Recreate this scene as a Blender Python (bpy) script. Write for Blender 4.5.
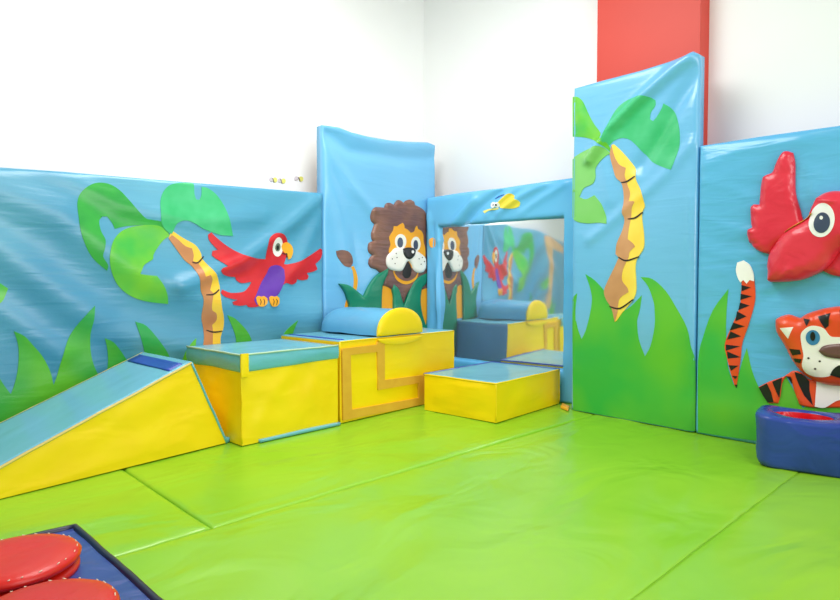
import bpy, bmesh, math, random
from mathutils import Vector, Matrix, noise
from mathutils.geometry import tessellate_polygon

random.seed(4)
scn = bpy.context.scene
for o in list(bpy.data.objects):
    bpy.data.objects.remove(o)

# ---------------------------------------------------------------- camera
F = 600.0
CAM = Vector((-3.17, -3.44, 0.80))
YAW = math.radians(47.7)               # the left wall's direction is 47.7 degrees right of the view
fwd_h = Vector((math.cos(YAW), math.sin(YAW), 0))
PITCH = math.atan(20 / F)
fwd = (fwd_h * math.cos(PITCH) + Vector((0, 0, -1)) * math.sin(PITCH)).normalized()
rgt = Vector((fwd_h.y, -fwd_h.x, 0)).normalized()
upv = rgt.cross(fwd).normalized()
cd = bpy.data.cameras.new('camera')
cam = bpy.data.objects.new('camera', cd)
scn.collection.objects.link(cam)
cd.sensor_width = 36.0
cd.lens = F / 840 * 36.0
cd.clip_start = 0.05
cam.matrix_world = Matrix(((rgt.x, upv.x, -fwd.x, CAM.x), (rgt.y, upv.y, -fwd.y, CAM.y),
                           (rgt.z, upv.z, -fwd.z, CAM.z), (0, 0, 0, 1)))
scn.camera = cam

# ---------------------------------------------------------------- world, lights, exposure
scn.view_settings.view_transform = 'Standard'
scn.view_settings.look = 'None'
scn.view_settings.gamma = 1.0
scn.view_settings.use_curve_mapping = False
scn.view_settings.exposure = -0.12
w = bpy.data.worlds.new('world')
scn.world = w
w.use_nodes = True
w.node_tree.nodes['Background'].inputs[0].default_value = (0.96, 0.98, 1.0, 1)
w.node_tree.nodes['Background'].inputs[1].default_value = 0.42


def area(name, loc, target, sx, sy, power, col=(1, 1, 1)):
    ld = bpy.data.lights.new(name, 'AREA')
    ld.shape = 'RECTANGLE'
    ld.size = sx
    ld.size_y = sy
    ld.energy = power
    ld.color = col
    lo = bpy.data.objects.new(name, ld)
    scn.collection.objects.link(lo)
    lo.location = loc
    lo.rotation_euler = (Vector(target) - Vector(loc)).to_track_quat('-Z', 'Y').to_euler()
    return lo


area('ceiling_lamp_light', (-1.75, -1.25, 2.95), (-1.3, -0.9, 0.0), 1.5, 1.5, 74, (1, 0.985, 0.96))
area('ceiling_lamp_light', (-2.6, -4.6, 3.0), (-1.3, -1.0, 0.2), 1.4, 1.4, 40, (1, 0.985, 0.96))
area('front_fill_light', (-1.5, -6.4, 1.5), (-1.3, -0.6, 0.6), 2.6, 1.4, 85, (0.97, 0.99, 1.0))  # fill added behind the camera to brighten the block fronts, no known window


# ---------------------------------------------------------------- helpers
def lin(c):
    c = c / 255.0
    return c / 12.92 if c <= 0.04045 else ((c + 0.055) / 1.055) ** 2.4


def L3(c):
    return (lin(c[0]), lin(c[1]), lin(c[2]), 1)


def ray(px, py):
    return (fwd * F + rgt * (px - 420.0) - upv * (py - 300.0)).normalized()


def on_z(px, py, z=0.0):
    d = ray(px, py)
    return CAM + d * ((z - CAM.z) / d.z)


def C(x0, y0, s, pts):
    return [(x0 + p[0] / s, y0 + p[1] / s) for p in pts]


class Plane:
    def __init__(self, o, u, n):
        self.o = Vector(o)
        self.u = Vector(u).normalized()
        self.n = Vector(n).normalized()
        self.v = Vector((0, 0, 1))

    def ab(self, px, py):
        d = ray(px, py)
        t = (self.o - CAM).dot(self.n) / d.dot(self.n)
        p = CAM + d * t - self.o
        return (p.dot(self.u), p.z)

    def pt(self, a, b, off=0.0):
        return self.o + self.u * a + self.v * b + self.n * off

    def D(self, a, b):
        return 0.0


MATS = {}


def vinyl(key, col, col2=None, rough=0.34, bump=0.25, scale=(6, 6, 6), nscale=3.0, spec=0.5, spots=None, dist=0.02, nfac=1.0):
    """Glossy coated fabric; optional second airbrushed colour; creases from stretched noise."""
    if key in MATS:
        return MATS[key]
    m = bpy.data.materials.new(key)
    m.use_nodes = True
    nt = m.node_tree
    b = nt.nodes['Principled BSDF']
    b.inputs['Roughness'].default_value = rough
    b.inputs['Specular IOR Level'].default_value = spec
    geo = nt.nodes.new('ShaderNodeNewGeometry')
    if col2 is None:
        col2 = tuple(max(0, c * 0.95) for c in col)
    n = nt.nodes.new('ShaderNodeTexNoise')
    n.inputs['Scale'].default_value = nscale
    n.inputs['Detail'].default_value = 2.0
    r = nt.nodes.new('ShaderNodeValToRGB')
    r.color_ramp.elements[0].position = 0.35
    r.color_ramp.elements[1].position = 0.65
    r.color_ramp.elements[0].color = L3(col)
    r.color_ramp.elements[1].color = L3(col2)
    nt.links.new(geo.outputs['Position'], n.inputs['Vector'])
    nt.links.new(n.outputs['Fac'], r.inputs['Fac'])
    nt.links.new(r.outputs['Color'], b.inputs['Base Color'])
    if bump > 0:
        mp = nt.nodes.new('ShaderNodeMapping')
        mp.inputs['Scale'].default_value = scale
        n2 = nt.nodes.new('ShaderNodeTexNoise')
        n2.inputs['Scale'].default_value = 1.0
        n2.inputs['Detail'].default_value = 2.5
        n2.inputs['Distortion'].default_value = 0.6
        bp = nt.nodes.new('ShaderNodeBump')
        bp.inputs['Strength'].default_value = bump
        bp.inputs['Distance'].default_value = dist
        nt.links.new(geo.outputs['Position'], mp.inputs['Vector'])
        nt.links.new(mp.outputs['Vector'], n2.inputs['Vector'])
        nt.links.new(n2.outputs['Fac'], bp.inputs['Height'])
        nt.links.new(bp.outputs['Normal'], b.inputs['Normal'])
    MATS[key] = m
    return m


def flat(key, col, rough=0.5, spec=0.5):
    return vinyl(key, col, None, rough, 0.0, spec=spec)


def link(name, bm, mat, parent=None, smooth=True, origin=None):
    """bmesh in world coordinates -> object; children are stored relative to the root Empty."""
    me = bpy.data.meshes.new(name)
    bmesh.ops.recalc_face_normals(bm, faces=bm.faces)
    root = parent
    off = Vector((0, 0, 0))
    while root is not None:
        off += root.location
        root = root.parent
    loc = Vector((0, 0, 0))
    if parent is None and origin is not None:
        loc = Vector(origin)
        off = loc
    for v in bm.verts:
        v.co -= off
    bm.to_mesh(me)
    bm.free()
    for p in me.polygons:
        p.use_smooth = smooth
    if mat:
        me.materials.append(mat)
    o = bpy.data.objects.new(name, me)
    scn.collection.objects.link(o)
    o.location = loc
    if parent:
        o.parent = parent
    return o


def thing(name, label, cat, loc, group=None):
    o = bpy.data.objects.new(name, None)
    scn.collection.objects.link(o)
    o.location = loc
    o.empty_display_size = 0.1
    o['label'] = label
    o['category'] = cat
    if group:
        o['group'] = group
    return o


def tag(o, label, cat, group=None):
    o['label'] = label
    o['category'] = cat
    if group:
        o['group'] = group
    return o


def spline(pts, n=4, sharp=48):
    """closed Catmull-Rom through the points, corners kept sharp"""
    N = len(pts)
    P = [Vector((p[0], p[1])) for p in pts]
    sh = []
    for i in range(N):
        a = P[i] - P[i - 1]
        b = P[(i + 1) % N] - P[i]
        sh.append(a.length < 1e-9 or b.length < 1e-9 or math.degrees(a.angle(b)) > sharp)
    out = []
    for i in range(N):
        p0, p1, p2, p3 = P[i - 1], P[i], P[(i + 1) % N], P[(i + 2) % N]
        t1 = (p2 - p1) * 1.0 if sh[i] else (p2 - p0) * 0.5
        t2 = (p2 - p1) * 1.0 if sh[(i + 1) % N] else (p3 - p1) * 0.5
        L = (p2 - p1).length
        if t1.length > 1.3 * L:
            t1 *= 1.3 * L / t1.length
        if t2.length > 1.3 * L:
            t2 *= 1.3 * L / t2.length
        for k in range(n):
            t = k / n
            h1 = 2 * t ** 3 - 3 * t * t + 1
            h2 = t ** 3 - 2 * t * t + t
            h3 = -2 * t ** 3 + 3 * t * t
            h4 = t ** 3 - t * t
            out.append(p1 * h1 + t1 * h2 + p2 * h3 + t2 * h4)
    return out


def ell(cx, cy, rx, ry, n=18, rot=0.0):
    r = []
    c, s = math.cos(rot), math.sin(rot)
    for i in range(n):
        t = 2 * math.pi * i / n
        x, y = rx * math.cos(t), ry * math.sin(t)
        r.append((cx + x * c - y * s, cy + x * s + y * c))
    return r


def seg_dist(p, segs):
    best = 1e9
    px, py = p
    for ax, ay, bx, by, l2 in segs:
        t = ((px - ax) * (bx - ax) + (py - ay) * (by - ay)) / l2
        t = 0 if t < 0 else (1 if t > 1 else t)
        dx, dy = ax + t * (bx - ax) - px, ay + t * (by - ay) - py
        d = dx * dx + dy * dy
        if d < best:
            best = d
    return math.sqrt(best)


def make_segs(pts):
    s = []
    for i in range(len(pts)):
        a, b = pts[i], pts[(i + 1) % len(pts)]
        l2 = (b[0] - a[0]) ** 2 + (b[1] - a[1]) ** 2
        if l2 > 1e-12:
            s.append((a[0], a[1], b[0], b[1], l2))
    return s


def applique(pl, name, polys, mat, parent, e=0.002, **kw):
    res = [applique1(pl, name, [p], mat, parent, e=e, **kw) for p in polys]
    return res[0]


def applique1(pl, name, polys, mat, parent, e=0.002, base=None, puff=0.0, pw=0.03, grid=0.02,
             smooth=True, px=True, sub=4, depth=None, label=None, seam_puckers=0.0):
    """A cut vinyl piece sewn on a plane: outline(s) traced in px or plane units, filled, cut on the pad's own
    lattice, laid on the pad's surface with its own thickness.  polys: list of outer outlines (or (outer, hole))."""
    if base is None:
        base = pl.D
    bm = bmesh.new()
    allseg = []
    for poly in polys:
        loops = poly if isinstance(poly, tuple) else (poly,)
        L = []
        for lp in loops:
            q = [pl.ab(*p) for p in lp] if px else lp
            q = spline(q, sub) if smooth else [Vector(p) for p in q]
            L.append([Vector((p[0], p[1], 0)) for p in q])
            allseg += make_segs([(p[0], p[1]) for p in q])
        tris = tessellate_polygon(L)
        flatv = [v for lp in L for v in lp]
        vs = [bm.verts.new(v) for v in flatv]
        for t in tris:
            if len(set(t)) == 3:
                try:
                    bm.faces.new([vs[i] for i in t])
                except ValueError:
                    pass
    xs = [v.co.x for v in bm.verts]
    ys = [v.co.y for v in bm.verts]
    for ax, (lo, hi) in enumerate(((min(xs), max(xs)), (min(ys), max(ys)))):
        k = math.ceil(lo / grid)
        while k * grid < hi:
            co = Vector((0, 0, 0))
            co[ax] = k * grid
            no = Vector((0, 0, 0))
            no[ax] = 1
            bmesh.ops.bisect_plane(bm, geom=bm.verts[:] + bm.edges[:] + bm.faces[:], dist=1e-6, plane_co=co, plane_no=no)
            k += 1
    bmesh.ops.remove_doubles(bm, verts=bm.verts, dist=1e-5)

    def H(a, b):
        h = base(a, b) + e
        if puff:
            d = seg_dist((a, b), allseg)
            t = min(d / pw, 1)
            h += puff * math.sqrt(max(0, 1 - (1 - t) ** 2))
            if seam_puckers:
                h += seam_puckers * math.exp(-d / 0.04) * noise.noise(Vector((a * 22, b * 22, 3)))
        return h
    bound = [ed for ed in bm.edges if ed.is_boundary]
    top = {v: (v.co.x, v.co.y) for v in bm.verts}
    hs = {v: H(*top[v]) for v in top}
    # skirt
    low = {}
    for ed in bound:
        for v in ed.verts:
            if v not in low:
                a, b = top[v]
                nv = bm.verts.new((0, 0, 0))
                nv.co = pl.pt(a, b, base(a, b) - (depth if depth is not None else 0.001))
                low[v] = nv
    for ed in bound:
        a, b = ed.verts
        try:
            bm.faces.new((a, b, low[b], low[a]))
        except ValueError:
            pass
    for ed in bound:
        ed.smooth = False
    for v, (a, b) in top.items():
        v.co = pl.pt(a, b, hs[v])
    o = link(name, bm, mat, parent)
    if label:
        o['label'] = label
    return o, H


def stroke(pl, name, pts, wpx, mat, parent, e=0.004, base=None, px=True, extra=None):
    """thin painted/stitched line through px points, one mesh with all given lines"""
    polys = []
    for line in [pts] + (extra or []):
        P = [Vector(p) for p in line]
        # smooth open line
        Q = []
        for i in range(len(P) - 1):
            p0, p1, p2, p3 = P[max(i - 1, 0)], P[i], P[i + 1], P[min(i + 2, len(P) - 1)]
            for k in range(4):
                t = k / 4
                Q.append(0.5 * (2 * p1 + (p2 - p0) * t + (2 * p0 - 5 * p1 + 4 * p2 - p3) * t * t + (3 * p1 - p0 - 3 * p2 + p3) * t ** 3))
        Q.append(P[-1])
        a, b = [], []
        for i, q in enumerate(Q):
            d = (Q[min(i + 1, len(Q) - 1)] - Q[max(i - 1, 0)]).normalized()
            nn = Vector((-d.y, d.x))
            tpr = wpx / 2 * (0.55 + 0.45 * math.sin(math.pi * min(1, max(0, i / (len(Q) - 1)))))
            a.append(tuple(q + nn * tpr))
            b.append(tuple(q - nn * tpr))
        polys.append(a + b[::-1])
    return applique(pl, name, polys, mat, parent, e=e, base=base, smooth=False, px=px)


def tube(bm, pts, r, seg=6, closed=False):
    P = [Vector(p) for p in pts]
    rings = []
    N = len(P)
    prev = None
    for i in range(N):
        if closed:
            d = (P[(i + 1) % N] - P[i - 1]).normalized()
        else:
            d = (P[min(i + 1, N - 1)] - P[max(i - 1, 0)]).normalized()
        ref = Vector((0, 0, 1)) if abs(d.z) < 0.9 else Vector((1, 0, 0))
        s = d.cross(ref).normalized()
        t = s.cross(d).normalized()
        rings.append([bm.verts.new(P[i] + (s * math.cos(2 * math.pi * k / seg) + t * math.sin(2 * math.pi * k / seg)) * r) for k in range(seg)])
    for i in range(N if closed else N - 1):
        a, b = rings[i], rings[(i + 1) % N]
        for k in range(seg):
            bm.faces.new((a[k], a[(k + 1) % seg], b[(k + 1) % seg], b[k]))
    if not closed:
        bm.faces.new(rings[0])
        bm.faces.new(rings[-1][::-1])


# ---------------------------------------------------------------- wall pads
class Pad(Plane):
    def __init__(self, o, u, n, a0, a1, top, thick, ridges=(), nz=0.003, nscale=(5, 5), seed=0, b0=0.0):
        Plane.__init__(self, o, u, n)
        self.top_ab = sorted(self.ab(*p) for p in top)
        self.a0 = a0 if a0 is not None else self.top_ab[0][0]
        self.a1 = a1 if a1 is not None else self.top_ab[-1][0]
        self.b0 = b0
        self.thick = thick
        self.nz = nz
        self.ns = nscale
        self.seed = seed
        self.ridges = []
        for pts, wd, amp in ridges:
            q = [self.ab(*p) for p in pts]
            segs = [(q[i][0], q[i][1], q[i + 1][0], q[i + 1][1],
                     (q[i + 1][0] - q[i][0]) ** 2 + (q[i + 1][1] - q[i][1]) ** 2) for i in range(len(q) - 1)]
            self.ridges.append((segs, q[0], q[-1], wd, amp))
        self.cache = {}

    def topz(self, a):
        T = self.top_ab
        if a <= T[0][0]:
            i = 0
        elif a >= T[-1][0]:
            i = len(T) - 2
        else:
            i = max(k for k in range(len(T) - 1) if T[k][0] <= a)
        t = (a - T[i][0]) / (T[i + 1][0] - T[i][0])
        return T[i][1] + (T[i + 1][1] - T[i][1]) * t

    def D(self, a, b):
        k = (round(a, 5), round(b, 5))
        if k in self.cache:
            return self.cache[k]
        d = self.nz * noise.noise(Vector((a * self.ns[0], b * self.ns[1], self.seed)))
        d += self.nz * 1.2 * noise.noise(Vector((a * 1.3, b * 1.6, self.seed + 9)))
        for segs, q0, q1, wd, amp in self.ridges:
            r = seg_dist((a, b), segs)
            if r < 3.2 * wd:
                d += amp * math.exp(-(r / wd) ** 2)
        ed = min(a - self.a0, self.a1 - a, b - self.b0 + 0.03, self.topz(a) - b)
        ed = max(ed, 0)
        fade = min(1, ed / 0.03)
        d = d * (0.25 + 0.75 * fade) - 0.014 * math.exp(-ed / 0.006)
        self.cache[k] = d
        return d

    def lines(self, lo, hi, g=0.02):
        L = [lo, lo + 0.004, lo + 0.010]
        k = math.ceil((lo + 0.014) / g)
        while k * g < hi - 0.014:
            L.append(k * g)
            k += 1
        L += [hi - 0.010, hi - 0.004, hi]
        return L

    def build(self, name, mat, parent, hole=None):
        """front skin, sides and back as one closed cover; hole = (a0,a1,b0,b1) functions handled by snapping"""
        bm = bmesh.new()
        A = self.lines(self.a0, self.a1)
        zmax = max(t[1] for t in self.top_ab if self.a0 - .3 <= t[0] <= self.a1 + .3)
        nb = int((zmax - self.b0) / 0.02)
        low = [self.b0 + 0.02 * k for k in range(nb - 16)]
        base_top = low[-1]
        grid = []
        for a in A:
            T = self.topz(a)
            col = list(low)
            rest = T - base_top
            col += [base_top + rest * (k / 17.0) for k in range(1, 17)] + [T - 0.008, T - 0.003, T]
            grid.append([bm.verts.new(self.pt(a, b, self.D(a, b))) for b in col])
        for i in range(len(A) - 1):
            for j in range(len(grid[0]) - 1):
                bm.faces.new((grid[i][j], grid[i + 1][j], grid[i + 1][j + 1], grid[i][j + 1]))
        # sides
        bk = {}
        rim = [(i, 0) for i in range(len(A))] + [(len(A) - 1, j) for j in range(1, len(grid[0]))] + \
              [(i, len(grid[0]) - 1) for i in range(len(A) - 2, -1, -1)] + [(0, j) for j in range(len(grid[0]) - 2, 0, -1)]
        rv = [grid[i][j] for i, j in rim]
        bv = []
        for v in rv:
            off = (v.co - self.o).dot(self.n)
            bv.append(bm.verts.new(v.co - self.n * (off + self.thick)))
        for k in range(len(rv)):
            bm.faces.new((rv[k], rv[(k + 1) % len(rv)], bv[(k + 1) % len(rv)], bv[k]))
        bm.faces.new(bv)
        o = link(name, bm, mat, parent)
        return o


U_L = (1, 0, 0)      # along the left wall
U_R = (0, -1, 0)     # along the right wall, away from the corner
N_L = (0, -1, 0)
N_R = (-1, 0, 0)

# ---------------------------------------------------------------- structure
def struct(name, verts, faces, mat):
    bm = bmesh.new()
    vs = [bm.verts.new(v) for v in verts]
    for f in faces:
        bm.faces.new([vs[i] for i in f])
    o = link(name, bm, mat, None, smooth=False)
    o['kind'] = 'structure'
    return o


def box_vf(x0, x1, y0, y1, z0, z1):
    return ([(x0, y0, z0), (x1, y0, z0), (x1, y1, z0), (x0, y1, z0), (x0, y0, z1), (x1, y0, z1), (x1, y1, z1), (x0, y1, z1)],
            [(3, 2, 1, 0), (4, 5, 6, 7), (0, 1, 5, 4), (1, 2, 6, 5), (2, 3, 7, 6), (3, 0, 4, 7)])


WX, WY = 0.30, 0.327    # wall faces behind the pads
MZ = -0.05     # hard floor under the mats
WALLM = vinyl('painted_wall', (246, 246, 246), (243, 243, 244), rough=0.7, bump=0.08, scale=(14, 14, 14), nscale=1.2, spec=0.2, dist=0.004)
v_, f_ = box_vf(-7.0, 0.42, WY, WY + 0.12, MZ, 3.6)
struct('wall_left', v_, f_, WALLM)
v_, f_ = box_vf(WX, 0.42, -6.5, WY, MZ, 3.6)
struct('wall_right', v_, f_, WALLM)
v_, f_ = box_vf(-7.2, 0.6, -6.8, 0.6, MZ - 0.1, MZ)
struct('floor', v_, f_, flat('concrete', (150, 148, 142), 0.8))
# red pilaster behind the tall palm pad
PR = Plane((0.18, 0, 0), U_R, N_R)
ya = PR.ab(597, 60)[0]
yb = PR.ab(699.5, 60)[0]
v_, f_ = box_vf(0.18, WX, -yb, -ya, MZ, 3.6)
struct('trim_1', v_, f_, vinyl('red_paint', (212, 62, 46), (206, 58, 42), rough=0.5, bump=0.05, scale=(9, 9, 9), nscale=2, dist=0.004))

# ---------------------------------------------------------------- green floor mats
GREEN = vinyl('green_mat_vinyl', (134, 194, 38), (146, 201, 46), rough=0.27, bump=0.8, scale=(2.2, 3.4, 2), nscale=1.3, spec=0.5, dist=0.03)


def seam_pt(px, py):
    p = on_z(px, py)
    return Vector((p.x, p.y))


S0 = seam_pt(212, 526)         # the crossing of the two near seams
SL = (seam_pt(470, 450) - S0).normalized()     # long seam direction
SB = (seam_pt(132, 473) - S0).normalized()     # cross seam direction
S2 = seam_pt(770, 492)
S2d = (seam_pt(640, 590) - S2).normalized()


def mat_slab(name, quad, label, seed, soft=None):
    """quad: four floor corners (world xy), counter-clockwise"""
    bm = bmesh.new()
    n = 90
    q = [Vector(c) for c in quad]
    cen = sum(q, Vector((0, 0))) / 4
    g = {}
    sh = 0.0035

    def P(s, t):
        return (q[0] * (1 - s) + q[1] * s) * (1 - t) + (q[3] * (1 - s) + q[2] * s) * t
    ls = [0, 0.003, 0.008] + [k / n for k in range(1, n)] + [0.992, 0.997, 1]
    Ls = (q[1] - q[0]).length
    Lt = (q[3] - q[0]).length
    for i, s in enumerate(ls):
        for j, t in enumerate(ls):
            p = P(s, t)
            d = min(s * Ls, (1 - s) * Ls, t * Lt, (1 - t) * Lt)
            z = -0.008 * math.exp(-d / 0.007)
            if (soft == 0 and t * Lt <= d) or (soft == 1 and (1 - t) * Lt <= d):
                z *= 0.3      # a tight joint
            # creases across the long direction, fading inwards, as on a loosely covered mat
            e1 = p.dot(SL)
            e2 = p.dot(Vector((-SL.y, SL.x)))
            k = noise.noise(Vector((e1 * 1.1, e2 * 5.0, seed)))
            z += 0.007 * k * min(1, d / 0.05)
            z += 0.007 * abs(noise.noise(Vector((e1 * 9, e2 * 1.5, seed + 5)))) * math.exp(-min(t * Lt, (1 - t) * Lt) / 0.14)
            z -= 0.004
            g[i, j] = bm.verts.new((p.x, p.y, min(z, 0.004)))
    m = len(ls)
    for i in range(m - 1):
        for j in range(m - 1):
            bm.faces.new((g[i, j], g[i + 1, j], g[i + 1, j + 1], g[i, j + 1]))
    rim = [g[i, 0] for i in range(m)] + [g[m - 1, j] for j in range(1, m)] + [g[i, m - 1] for i in range(m - 2, -1, -1)] + [g[0, j] for j in range(m - 2, 0, -1)]
    bv = [bm.verts.new((v.co.x, v.co.y, MZ)) for v in rim]
    for k in range(len(rim)):
        bm.faces.new((rim[k], rim[(k + 1) % len(rim)], bv[(k + 1) % len(rim)], bv[k]))
    bm.faces.new(bv)
    o = link(name, bm, GREEN, None, origin=(cen.x, cen.y, MZ))
    tag(o, label, 'mat', 'green vinyl floor mats')
    return o


def isect(p, d, q, e):
    # p + s d = q + t e
    den = d.x * e.y - d.y * e.x
    s = ((q.x - p.x) * e.y - (q.y - p.y) * e.x) / den
    return p + d * s


XD, YD = Vector((1, 0)), Vector((0, 1))
BACKY = Vector((0, 0.32))          # mats run under the pads to the wall
RIGHTX = Vector((0.295, 0))
LEFTX = Vector((-5.2, 0))
NEARY = Vector((0, -5.2))
g_ = 0.002
# back row: left piece and right piece, front row: middle and right
a_ = S0
mat_slab('floor_mat', [isect(LEFTX, YD, a_, SL), a_ - SB * 0 - SL * g_, isect(a_ - SL * g_, SB, BACKY, XD), Vector((-5.2, 0.32))],
         'green vinyl floor mat under the yellow ramp, left of the short cross seam', 1)
c_ = isect(a_, SL, RIGHTX, YD)
mat_slab('floor_mat', [a_ + SL * g_, c_, Vector((0.295, 0.32)), isect(a_ + SL * g_, SB, BACKY, XD)],
         'green vinyl floor mat under the blocks in the corner, right of the short cross seam', 2)
fr = Vector((SL.y, -SL.x)) * 0.004
l2 = isect(LEFTX, YD, S2, S2d)
r2 = isect(RIGHTX, YD, S2, S2d)
mat_slab('floor_mat', [l2, r2, c_ + fr, isect(LEFTX, YD, a_, SL) + fr],
         'large green vinyl floor mat across the middle, in front of the long seam', 3, 0)
mat_slab('floor_mat', [Vector((-5.2, min(-6.4, l2.y - 0.5))), Vector((0.295, -6.4)), r2 + fr * 0.3, l2 + fr * 0.3],
         'nearest green vinyl floor mat, cut off by the bottom right corner', 4, 1)

# ---------------------------------------------------------------- colours
SKY = vinyl('sky_blue_vinyl', (116, 188, 232), (108, 182, 228), rough=0.27, spec=0.7, bump=0.20, scale=(2.2, 2.2, 17), nscale=1.0, dist=0.012)
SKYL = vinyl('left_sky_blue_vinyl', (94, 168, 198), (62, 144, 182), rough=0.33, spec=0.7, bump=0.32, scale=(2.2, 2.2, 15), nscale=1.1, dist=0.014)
SKYM = vinyl('mirror_frame_vinyl', (112, 192, 238), (98, 184, 234), rough=0.27, bump=0.25, scale=(5, 5, 4), nscale=1.0, dist=0.02)
LG1 = vinyl('leaf_green', (52, 168, 62), (34, 150, 60), bump=0.2, scale=(3, 3, 14), nscale=7, rough=0.3, dist=0.01)
LG2 = vinyl('leaf_lime', (116, 196, 50), (60, 180, 70), bump=0.2, scale=(3, 3, 14), nscale=5, rough=0.3, dist=0.01)
LG3 = vinyl('leaf_teal', (76, 192, 132), (52, 180, 112), bump=0.2, scale=(3, 3, 14), nscale=7, rough=0.3, dist=0.01)
LG4 = vinyl('leaf_pale', (130, 200, 110), (120, 196, 96), bump=0.1, scale=(3, 3, 10), nscale=4, rough=0.3, dist=0.01)
GRS = vinyl('grass_green', (104, 192, 52), (50, 178, 70), bump=0.12, scale=(3, 3, 9), nscale=2.2, rough=0.3, dist=0.01)
GRSL = vinyl('grass_green_left', (98, 190, 48), (28, 160, 74), bump=0.25, scale=(3, 3, 14), nscale=2.6, rough=0.3, dist=0.01)
GRSD = vinyl('grass_dark', (18, 138, 104), (14, 124, 92), bump=0.3, scale=(3, 3, 9), nscale=4, rough=0.3, dist=0.015)
TY = vinyl('trunk_yellow', (255, 222, 90), (252, 208, 70), bump=0.1, scale=(3, 3, 12), nscale=6, rough=0.3, dist=0.01)
TB = vinyl('trunk_tan', (216, 158, 112), (200, 140, 94), bump=0.1, scale=(3, 3, 12), nscale=6, rough=0.3, dist=0.01)
TYL = vinyl('trunk_yellow_left', (250, 205, 62), (246, 192, 50), bump=0.1, scale=(3, 3, 12), nscale=6, rough=0.3, dist=0.01)
TBL = vinyl('trunk_brown_left', (204, 136, 84), (190, 120, 70), bump=0.1, scale=(3, 3, 12), nscale=6, rough=0.3, dist=0.01)
INK = flat('dark_paint', (46, 30, 22), 0.5)
BLK = flat('black_vinyl', (24, 24, 26), 0.3)
RED = vinyl('parrot_red', (222, 42, 48), (206, 30, 44), bump=0.15, scale=(4, 4, 10), nscale=6, rough=0.3, dist=0.01)
RED2 = vinyl('padded_red', (232, 56, 74), (222, 44, 64), bump=0.35, scale=(9, 9, 9), nscale=4, rough=0.28, dist=0.02)
PUR = vinyl('belly_purple', (108, 58, 172), (96, 44, 158), bump=0.1, scale=(4, 4, 10), nscale=6, rough=0.3, dist=0.01)
WHT = flat('white_vinyl', (254, 250, 250), 0.35)
CRM = vinyl('cream_vinyl', (250, 244, 236), (244, 238, 228), bump=0.2, scale=(12, 12, 12), nscale=5, rough=0.35, dist=0.01)
ORG = vinyl('orange_yellow', (252, 176, 34), (246, 164, 26), bump=0.2, scale=(8, 8, 8), nscale=5, rough=0.32, dist=0.01)
BRN = vinyl('mane_brown', (142, 98, 80), (112, 78, 76), bump=0.45, scale=(5, 5, 30), nscale=5, rough=0.36, dist=0.02)
TIG = vinyl('tiger_orange', (240, 88, 40), (232, 76, 34), bump=0.15, scale=(8, 8, 8), nscale=5, rough=0.3, dist=0.01)
BLUEIRIS = flat('iris_blue', (60, 130, 178), 0.3)
SLATE = flat('iris_slate', (66, 78, 104), 0.3)
NAVY = vinyl('navy_vinyl', (46, 74, 160), (38, 64, 148), bump=0.7, scale=(6, 6, 9), nscale=3, rough=0.27, dist=0.02)
YEL = vinyl('yellow_vinyl', (255, 220, 0), (254, 212, 0), rough=0.42, bump=0.4, scale=(3.2, 3.2, 7), nscale=3, dist=0.02)
TEAL = vinyl('top_blue_vinyl', (122, 190, 208), (114, 184, 204), rough=0.25, bump=0.22, scale=(5, 5, 5), nscale=2, dist=0.015)
TEAL2 = vinyl('side_teal_vinyl', (110, 186, 204), (98, 176, 196), rough=0.28, bump=0.3, scale=(8, 8, 5), nscale=3, dist=0.015)
TRIM = flat('royal_blue_trim', (36, 74, 176), 0.35)
TAN = vinyl('tan_track', (232, 178, 48), (226, 168, 44), rough=0.75, bump=0.1, scale=(40, 40, 40), nscale=14, dist=0.004)

# ---------------------------------------------------------------- LEFT WALL PAD
lr = [([(-120, 195), (-20, 185), (60, 215), (130, 268), (210, 300), (330, 318)], 0.10, 0.026),
      ([(-140, 250), (-20, 235), (40, 280), (110, 330), (200, 350)], 0.09, 0.022),
      ([(320, 197), (285, 228), (240, 262), (180, 285)], 0.05, 0.026),
      ([(320, 215), (300, 262), (270, 300)], 0.05, 0.014),
      ([(60, 172), (120, 205), (190, 222), (260, 216)], 0.06, 0.012),
      ([(-60, 300), (0, 310), (60, 352)], 0.06, 0.014)]
pl = Pad((0, 0, 0), U_L, N_L, None, None, [(-480, 120), (-260, 142), (0, 167), (60, 171), (160, 179.5), (250, 187), (323, 193)], 0.16, lr, nz=0.006, nscale=(2.2, 5), seed=1)
pl.a1 = pl.ab(323.3, 300)[0]
rt = thing('wall_pad', 'wide blue wall pad with leaning palm tree and flying red parrot', 'wall pad', (pl.a0 / 2 + pl.a1 / 2, 0.08, 0))
pl.build('cover', SKYL, rt)
c2 = lambda pts: C(60, 160, 3, pts)
applique(pl, 'palm_leaf', [c2([(330, 225), (305, 185), (275, 180), (255, 175), (230, 150), (205, 120), (180, 92), (150, 73), (115, 68), (85, 78), (60, 100), (50, 130), (52, 170), (57, 210), (68, 245), (85, 280), (105, 305), (138, 333), (140, 315), (125, 290), (130, 265), (132, 240), (120, 215), (115, 185), (125, 170), (140, 170), (155, 190), (162, 207), (190, 200), (220, 197), (260, 195), (300, 200)])], LG1, rt, e=0.002, label='dark green drooping palm leaf')
applique(pl, 'palm_leaf', [c2([(325, 222), (300, 200), (270, 195), (235, 197), (200, 205), (175, 220), (155, 245), (145, 280), (146, 315), (157, 350), (175, 380), (205, 405), (240, 420), (275, 427), (322, 432), (318, 405), (305, 375), (285, 348), (255, 345), (235, 342), (248, 315), (275, 298), (278, 285), (290, 265), (310, 240), (328, 228)])], LG2, rt, e=0.0035, label='lime green palm leaf')
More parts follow.
